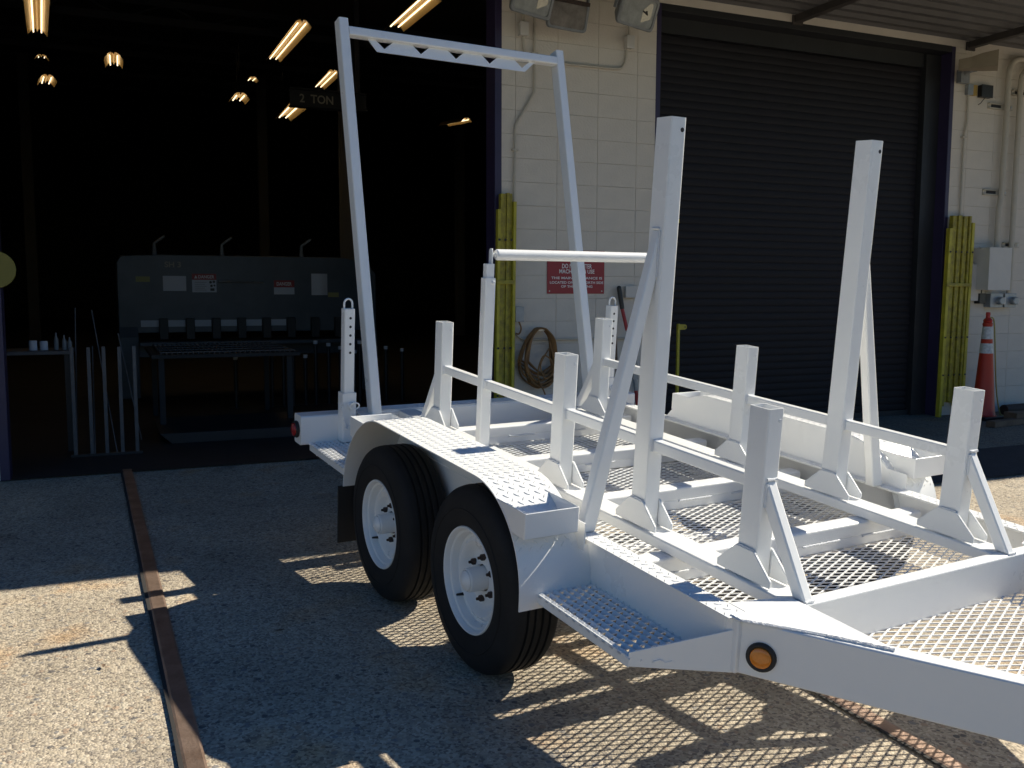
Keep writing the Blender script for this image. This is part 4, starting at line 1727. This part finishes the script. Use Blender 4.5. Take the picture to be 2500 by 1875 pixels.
# coil of cord on a nail
t = thing('cord_coil', 'coil of orange-brown extension cord hanging on a nail in the block wall', 'cord', (3.42, 0, 1.0))
b = MB()
b.tube([(0, .0, .0), (0, -.10, .012)], .006, 6)
b.box(-.03, .035, -.075, -.06, -.012, .012)
b.build('nail', 'hook', t)
for k in range(13):
    y = -.025 - .0065 * k
    wl_ = random.uniform(.06, .20) * (1 if k % 2 else .8)
    wr_ = random.uniform(.05, .13)
    bt = -random.uniform(.36, .52)
    tw = random.uniform(-.03, .03)
    pts = [(0 + tw * .3, y, .012), (-.05, y - .004, -.005), (-.085 - wl_ * .22, y, -.09), (-.10 - wl_ * .55, y - .01, -.25), (-.09 - wl_ * .45, y, bt + .10), (-.04 + tw, y - .006, bt + .01),
           (.04 + tw, y, bt), (.08 + wr_ * .6, y - .008, bt + .09), (.07 + wr_ * .55, y, -.24), (.075 + wr_ * .3, y - .004, -.09), (.045, y, -.005), (0.004, y, .012)]
    b = MB()
    b.tube(smooth_path(pts, 5), .0075, 7)
    b.build('loop', 'cord', t)
b = MB()
b.tube(smooth_path([(.06, -.11, -.16), (-.03, -.13, -.30), (.02, -.125, -.42), (.10, -.12, -.36), (.07, -.125, -.26), (-.01, -.13, -.23), (-.05, -.12, -.40), (.03, -.12, -.60), (.05, -.12, -.99)], 6), .0065, 7)
b.tube(smooth_path([(.07, -.10, -.1), (.10, -.10, -.22), (.15, -.09, -.30), (.10, -.10, -.45), (.02, -.10, -.50), (-.06, -.10, -.47)], 6), .0065, 7)
b.build('loose_end', 'cord', t)

# tools leaning on the wall
t = thing('bolt_cutter', 'red long-handled tool with black grip leaning on the block wall', 'bolt cutter', (4.37, -.10, .0))
p_ = [Vector((0.03, -.02, .0)), Vector((-.03, .0, .55)), Vector((-.105, .02, .98)), Vector((-.146, .04, 1.17)), Vector((-.173, .055, 1.355))]
b = MB()
b.tube([tuple(p_[3]), tuple(p_[3].lerp(p_[4], .5)), tuple(p_[4])], [.020, .022, .021], 12)
b.sphere(tuple(p_[4]), .021, 10, 6)
b.build('grip', 'black', t)
b = MB()
b.tube([tuple(p_[2]), tuple(p_[3])], .016, 10)
b.tube([tuple(p_[0]), tuple(p_[0].lerp(p_[1], .8))], .017, 10)
b.build('handle', 'redpaint', t)
b = MB()
b.tube([tuple(p_[0].lerp(p_[1], .8)), tuple(p_[1])], .02, 8)
b.plate([(-.055, .54), (0.0, .54), (-.005, .66), (-.025, .72), (-.05, .66)], 'y', -.015, .015)
b.tube([tuple(p_[1]), tuple(p_[2])], .011, 8)
b.build('jaw', 'galv', t, smooth=False)
b = MB()
b.tube([(0, 0, 0), (-.03, .06, 1.15)], .012, 8)
o = b.build('broom_handle', 'wood')
o.location = (4.20, -.08, gz(-.08))
tag(o, 'plain brown wooden handle leaning on the wall behind the right drop leg', 'handle')


def folding_gate(name, label, x0, x1, ztop, n, lean, bands, d=.10, lowleft=.14, lowright=.075, gap=.16):
    t = thing(name, label, 'folding gate', ((x0 + x1) / 2, -.02, gz(-.05)), 0, 'folded yellow gates at the bay edges')
    w = x1 - x0

    def sh(x, z):
        return x - (x0 + x1) / 2 + lean * (z - ztop)
    bw = w / n
    for k in range(n):
        a = x0 + bw * k
        zt = ztop - (lowleft if k == 0 else lowright if k == n - 1 else random.uniform(0, .012))
        y0 = -.03 - (.012 if k % 2 else 0) - (.02 if k in (0, n - 1) else 0)
        z0 = .0 if k in (0, n - 1) else random.uniform(.10, .18)
        b = MB()
        g = bw * (.04 if k in (0, n - 1) else gap)
        vs = []
        for z in (z0, zt):
            for x, y in ((a + g, y0 - d * .3), (a + bw - g, y0 - d * .3), (a + bw - g, y0 + .02), (a + g, y0 + .02)):
                vs.append((sh(x, z), y, z))
        b.add(vs, [(3, 2, 1, 0), (4, 5, 6, 7), (0, 1, 5, 4), (1, 2, 6, 5), (2, 3, 7, 6), (3, 0, 4, 7)])
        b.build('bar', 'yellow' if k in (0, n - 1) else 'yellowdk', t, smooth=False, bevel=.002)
    for z in bands:
        b = MB()
        b.box(sh(x0 - .012, z), sh(x1 - bw * .4, z), -.095, -.085, z - .018, z + .018)
        b.build('strap', 'yellowdk', t, smooth=False, bevel=.003)
    b = MB()
    for k in range(n):
        if k % 2 == 0:
            for z in (.45, .85, 1.75):
                b.disc((sh(x0 + bw * (k + .5), z), -.082, z), (0, -1, 0), .010, 8, .006)
    b.build('pivot_bolt', 'darksteel', t)
    b = MB()
    for z in (.5, 1.8):
        b.box(sh(x0 + w * .3, z), sh(x0 + w * .5, z), -.02, .02, z - .02, z + .02)
    b.build('wall_bracket', 'darksteel', t, smooth=False)


folding_gate('folding_gate', 'folded yellow gate standing against the block wall beside the open bay', 3.010, 3.174, 2.14, 6, .012, (1.40,), gap=.03)
folding_gate('folding_gate', 'wide folded yellow gate at the right side of the closed roller door', 8.135, 8.500, 2.135, 9, .016, (1.405,))
t = thing('gate_latch_post', 'thin yellow post with an eye tab at the left edge of the roller door', 'latch post', (4.845, -.02, 0))
b = MB()
b.box(-.012, .012, -.012, .012, 0, 1.03)
b.build('post', 'yellow', t, smooth=False, bevel=.002)
b = MB()
b.plate([(-.012, .975), (.06, .975), (.078, .985), (.082, 1.0), (.078, 1.015), (.06, 1.025), (-.012, 1.025)], 'y', -.018, -.013)
b.build('eye_tab', 'yellow', t, smooth=False)
b = MB()
b.disc((.062, -.0185, 1.0), (0, -1, 0), .008, 10)
b.build('eye', 'dark', t, smooth=False)
b = MB()
b.box(4.925, 4.960, .165, .18, 1.965, 2.0)
o = b.build('yellow_tab', 'yellow', smooth=False)
tag(o, 'tiny yellow tab on the roller door slats beside the tall post', 'tab')

# ------------------------------------------------------------------ right-hand wall
t = thing('horn_speaker', 'tan horn speaker under the canopy on the right wall', 'speaker', (8.33, -.02, 3.55))
b = MB()
b.tube([(-.06, 0, .02), (-.06, -.12, .05), (-.02, -.16, .06)], .025, 8)
b.box(-.12, .0, -.06, .0, -.06, .07)
b.build('bracket', 'housing', t, smooth=False)


def horn_ring(cx, w, h, dy, dz):
    return [(cx, -.22 + s_ * w + dy, .09 + q * h + dz) for s_, q in ((-1, -1), (1, -1), (1, 1), (-1, 1))]


b = MB()
secs = [(-.06, .05, .05, 0, 0), (.06, .075, .055, 0, .005), (.16, .10, .07, -.01, .01), (.30, .125, .08, -.02, .012)]
vs = [p for s_ in secs for p in horn_ring(*s_)]
fs = [(0, 1, 2, 3)]
for i in range(3):
    fs += [(i * 4 + k, i * 4 + (k + 1) % 4, i * 4 + 4 + (k + 1) % 4, i * 4 + 4 + k) for k in range(4)]
b.add(vs, fs)
vs = horn_ring(.30, .125, .08, -.02, .012) + horn_ring(.30, .112, .07, -.02, .012) + horn_ring(.20, .085, .05, -.01, .01)
b.add(vs, [(k, (k + 1) % 4, 4 + (k + 1) % 4, 4 + k) for k in range(4)] + [(4 + k, 4 + (k + 1) % 4, 8 + (k + 1) % 4, 8 + k) for k in range(4)])
o = b.build('horn', 'horn', t, smooth=False, bevel=.004)
o.rotation_euler = (0, 0, math.radians(-50))
b = MB()
b.add(horn_ring(.205, .086, .051, -.01, .01), [(0, 1, 2, 3)])
o = b.build('throat', 'dark', t, smooth=False)
o.rotation_euler = (0, 0, math.radians(-50))
wall_box('switch_box', 'narrow grey switch box under the horn speaker', 'switch box', 8.358, 8.426, 3.385, 3.490, .05, 'galv')
wall_box('amber_box', 'small amber-yellow box between the grey switch and the black box', 'box', 8.440, 8.506, 3.388, 3.492, .03, 'strobe')
t = wall_box('alarm_box', 'small black box hanging on the right wall under the speaker', 'box', 8.545, 8.705, 3.375, 3.500, .06, 'black')
b = MB()
b.tube([(.0, -.03, 0), (-.05, -.02, -.06), (-.07, -.01, -.075)], .004, 6)
b.build('wire', 'black', t)
pipe('conduit', 'thin cream conduit running down from the switch box to the right yellow gate', 'conduit',
     smooth_path([(8.392, -.02, 3.385), (8.395, -.02, 3.2), (8.39, -.02, 3.1), (8.366, -.02, 2.98), (8.362, -.02, 2.85), (8.36, -.02, 2.4), (8.36, -.02, 1.7)], 4), .011, 'conduit', None, [(8.36, -.02, 2.95)])
pipe('riser_pipe', 'left of the two thick cream pipes on the right wall, kinking into the large panel', 'pipe',
     smooth_path([(9.26, -.06, 3.80), (9.12, -.06, 3.815), (9.0, -.06, 3.785), (8.935, -.06, 3.70), (8.925, -.06, 3.58), (8.925, -.06, 3.0), (8.915, -.06, 2.75), (8.912, -.06, 2.42), (8.90, -.06, 2.30), (8.885, -.06, 2.18), (8.884, -.06, 1.80)], 5), .030, 'conduit', 'thick cream riser pipes')
pipe('riser_pipe', 'right of the two thick cream pipes on the right wall, running down to the sockets', 'pipe',
     smooth_path([(9.36, -.06, 3.73), (9.24, -.06, 3.735), (9.15, -.06, 3.67), (9.118, -.06, 3.55), (9.115, -.06, 3.0), (9.112, -.06, 2.3), (9.112, -.06, 1.31)], 5), .028, 'conduit', 'thick cream riser pipes')
for x0, x1, z, lb in ((8.70, 9.05, 3.305, 'upper short strut channel holding the riser pipes'), (8.69, 9.03, 2.40, 'middle short strut channel holding the riser pipe'), (9.03, 9.27, 1.845, 'lowest short strut channel right of the large panel'), (9.05, 9.35, 3.47, 'topmost short strut channel behind the right riser pipe')):
    t = thing('strut_channel', lb, 'bracket', ((x0 + x1) / 2, 0, z), 0, 'strut channels on the right wall')
    w = (x1 - x0) / 2
    b = MB()
    b.box(-w, w, -.03, -.001, -.03, -.018)
    b.box(-w, w, -.03, -.001, .018, .03)
    b.box(-w, w, -.008, -.001, -.018, .018)
    b.build('channel', 'conduit', t, smooth=False)
    b = MB()
    b.box(-w + .05, -w + .19, -.014, -.009, -.015, .015)
    b.build('slot', 'dark', t, smooth=False)
    b = MB()
    b.disc((w - .03, -.032, 0), (0, -1, 0), .010, 6, .006)
    b.build('bolt', 'hook', t)
t = wall_box('electrical_panel', 'large white-grey electrical cabinet on the right wall', 'electrical panel', 8.612, 8.938, 1.352, 1.800, .205, 'cream')
b = MB()
b.tube([(-.17, -.1, .44), (-.20, -.1, .455)], .006, 6)
b.build('latch', 'hook', t)
wall_box('electrical_panel', 'smaller flat white cabinet tucked behind the yellow gate', 'electrical panel', 8.46, 8.742, 1.237, 1.622, .05, 'cream')
for x0, x1, lb in ((8.80, 8.985, 'left one of the two blue-grey power sockets under the cabinet'), (9.02, 9.19, 'right one of the two blue-grey power sockets under the cabinet')):
    t = wall_box('power_socket', lb, 'socket', x0, x1, 1.165, 1.312, .09, 'galv', 'blue-grey power sockets')
    b = MB()
    b.lathe([(.0005, -.05), (.035, -.05), (.042, -.042), (.042, 0), (.05, .02)], (.03, -.09, .07), 'y', 20)
    b.build('cap', 'galv', t)
    b = MB()
    b.box(.06, .085, -.135, -.09, .03, .11)
    b.build('flap', 'cream', t, smooth=False, bevel=.003)
b = MB()
b.box(-.045, .045, -.07, -.001, 0, .11)
b.tube([(0, -.04, .11), (0, -.04, .16)], .014, 8)
o = b.build('black_fitting', 'black', smooth=False, bevel=.004)
o.location = (8.70, 0, 1.205)
tag(o, 'black fitting under the smaller white cabinet', 'fitting')

# traffic cone with a rope
CX, CY = 8.515, -.30
t = thing('traffic_cone', 'tall orange-red traffic cone with two silver bands beside the right gate', 'traffic cone', (CX, CY, gz(CY)))
b = MB()
b.box(-.17, .17, -.17, .17, 0, .035)
b.build('base', 'black', t, smooth=False, bevel=.008)


def rad(z):
    return .116 + (.045 - .116) * (z - .035) / .945


b = MB()
b.lathe([(.135, .035), (.122, .045), (rad(.08), .08), (rad(.98), .98), (.050, .99), (.050, 1.01), (.040, 1.02), (.047, 1.035), (.038, 1.055), (.024, 1.065), (.021, 1.095), (.024, 1.10), (.021, 1.125), (.0005, 1.127)], (0, 0, 0), 'z', 32)
b.build('cone_body', 'cone', t, ang=35)
for z0, z1 in ((.695, .80), (.845, .975)):
    b = MB()
    b.lathe([(rad(z0) + .0025, z0), (rad(z1) + .0025, z1)], (0, 0, 0), 'z', 32)
    b.build('reflective_band', 'reflect', t)
b = MB()
pts = smooth_path([(.02, -.01, 1.07), (.06, -.02, 1.05), (.075, -.03, .9), (.105, -.03, .62), (.15, -.02, .35), (.215, 0, .16), (.30, .02, .02), (.40, .0, .012)], 6)
b.tube(pts, .007, 7)
o = b.build('rope', 'rope')
o.location = (CX, CY, gz(CY))
tag(o, 'thin yellow rope trailing from the top of the traffic cone to the ground', 'rope')

# odds and ends at the foot of the right wall
for loc, dims, rz_, nm, m_, lb in (((8.42, -.72, 0), (.36, .10, .06), .12, 'timber_block', 'wood', 'shorter dark timber lying flat in front of the cone'),
                               ((8.92, -.66, 0), (.42, .16, .11), -.06, 'timber_block', 'wood', 'thicker dark timber lying right of the cone')):
    b = MB()
    b.box(-dims[0], dims[0] * .6, -dims[1] / 2, dims[1] / 2, 0, dims[2])
    o = b.build(nm, m_, smooth=False, bevel=.005)
    o.location = (loc[0], loc[1], gz(loc[1]) + .004)
    o.rotation_euler = (0, 0, rz_)
    tag(o, lb, 'timber', 'dark timbers by the wall')
b = MB()
b.tube([(-.02, 0, .055), (.55, .03, .055)], .055, 14)
o = b.build('scrap_pipe', 'rust')
o.location = (8.95, -.22, .0)
tag(o, 'rusty pipe lying at the foot of the right wall', 'pipe')

# small litter on the concrete
for k, (x, y, lb) in enumerate([(.62, -3.45, 'small dry leaf on the shaded concrete right of the left rail'), (2.28, -4.98, 'tiny dry leaf under the tongue beside the right rail'),
                               (-.05, -3.55, 'small dry leaf on the sunlit concrete left of the rail')]):
    b = MB()
    L_ = .026 - .004 * k
    b.add([(-L_, 0, .002), (0, .009, .007), (L_, .003, .003), (0, -.009, .004)], [(0, 1, 2, 3)])
    o = b.build('dry_leaf', 'wood', smooth=False)
    o.location = (x, y, gz(y) + .003)
    o.rotation_euler = (0, 0, .7 * k)
    tag(o, lb, 'leaf', 'dry leaves on the concrete')
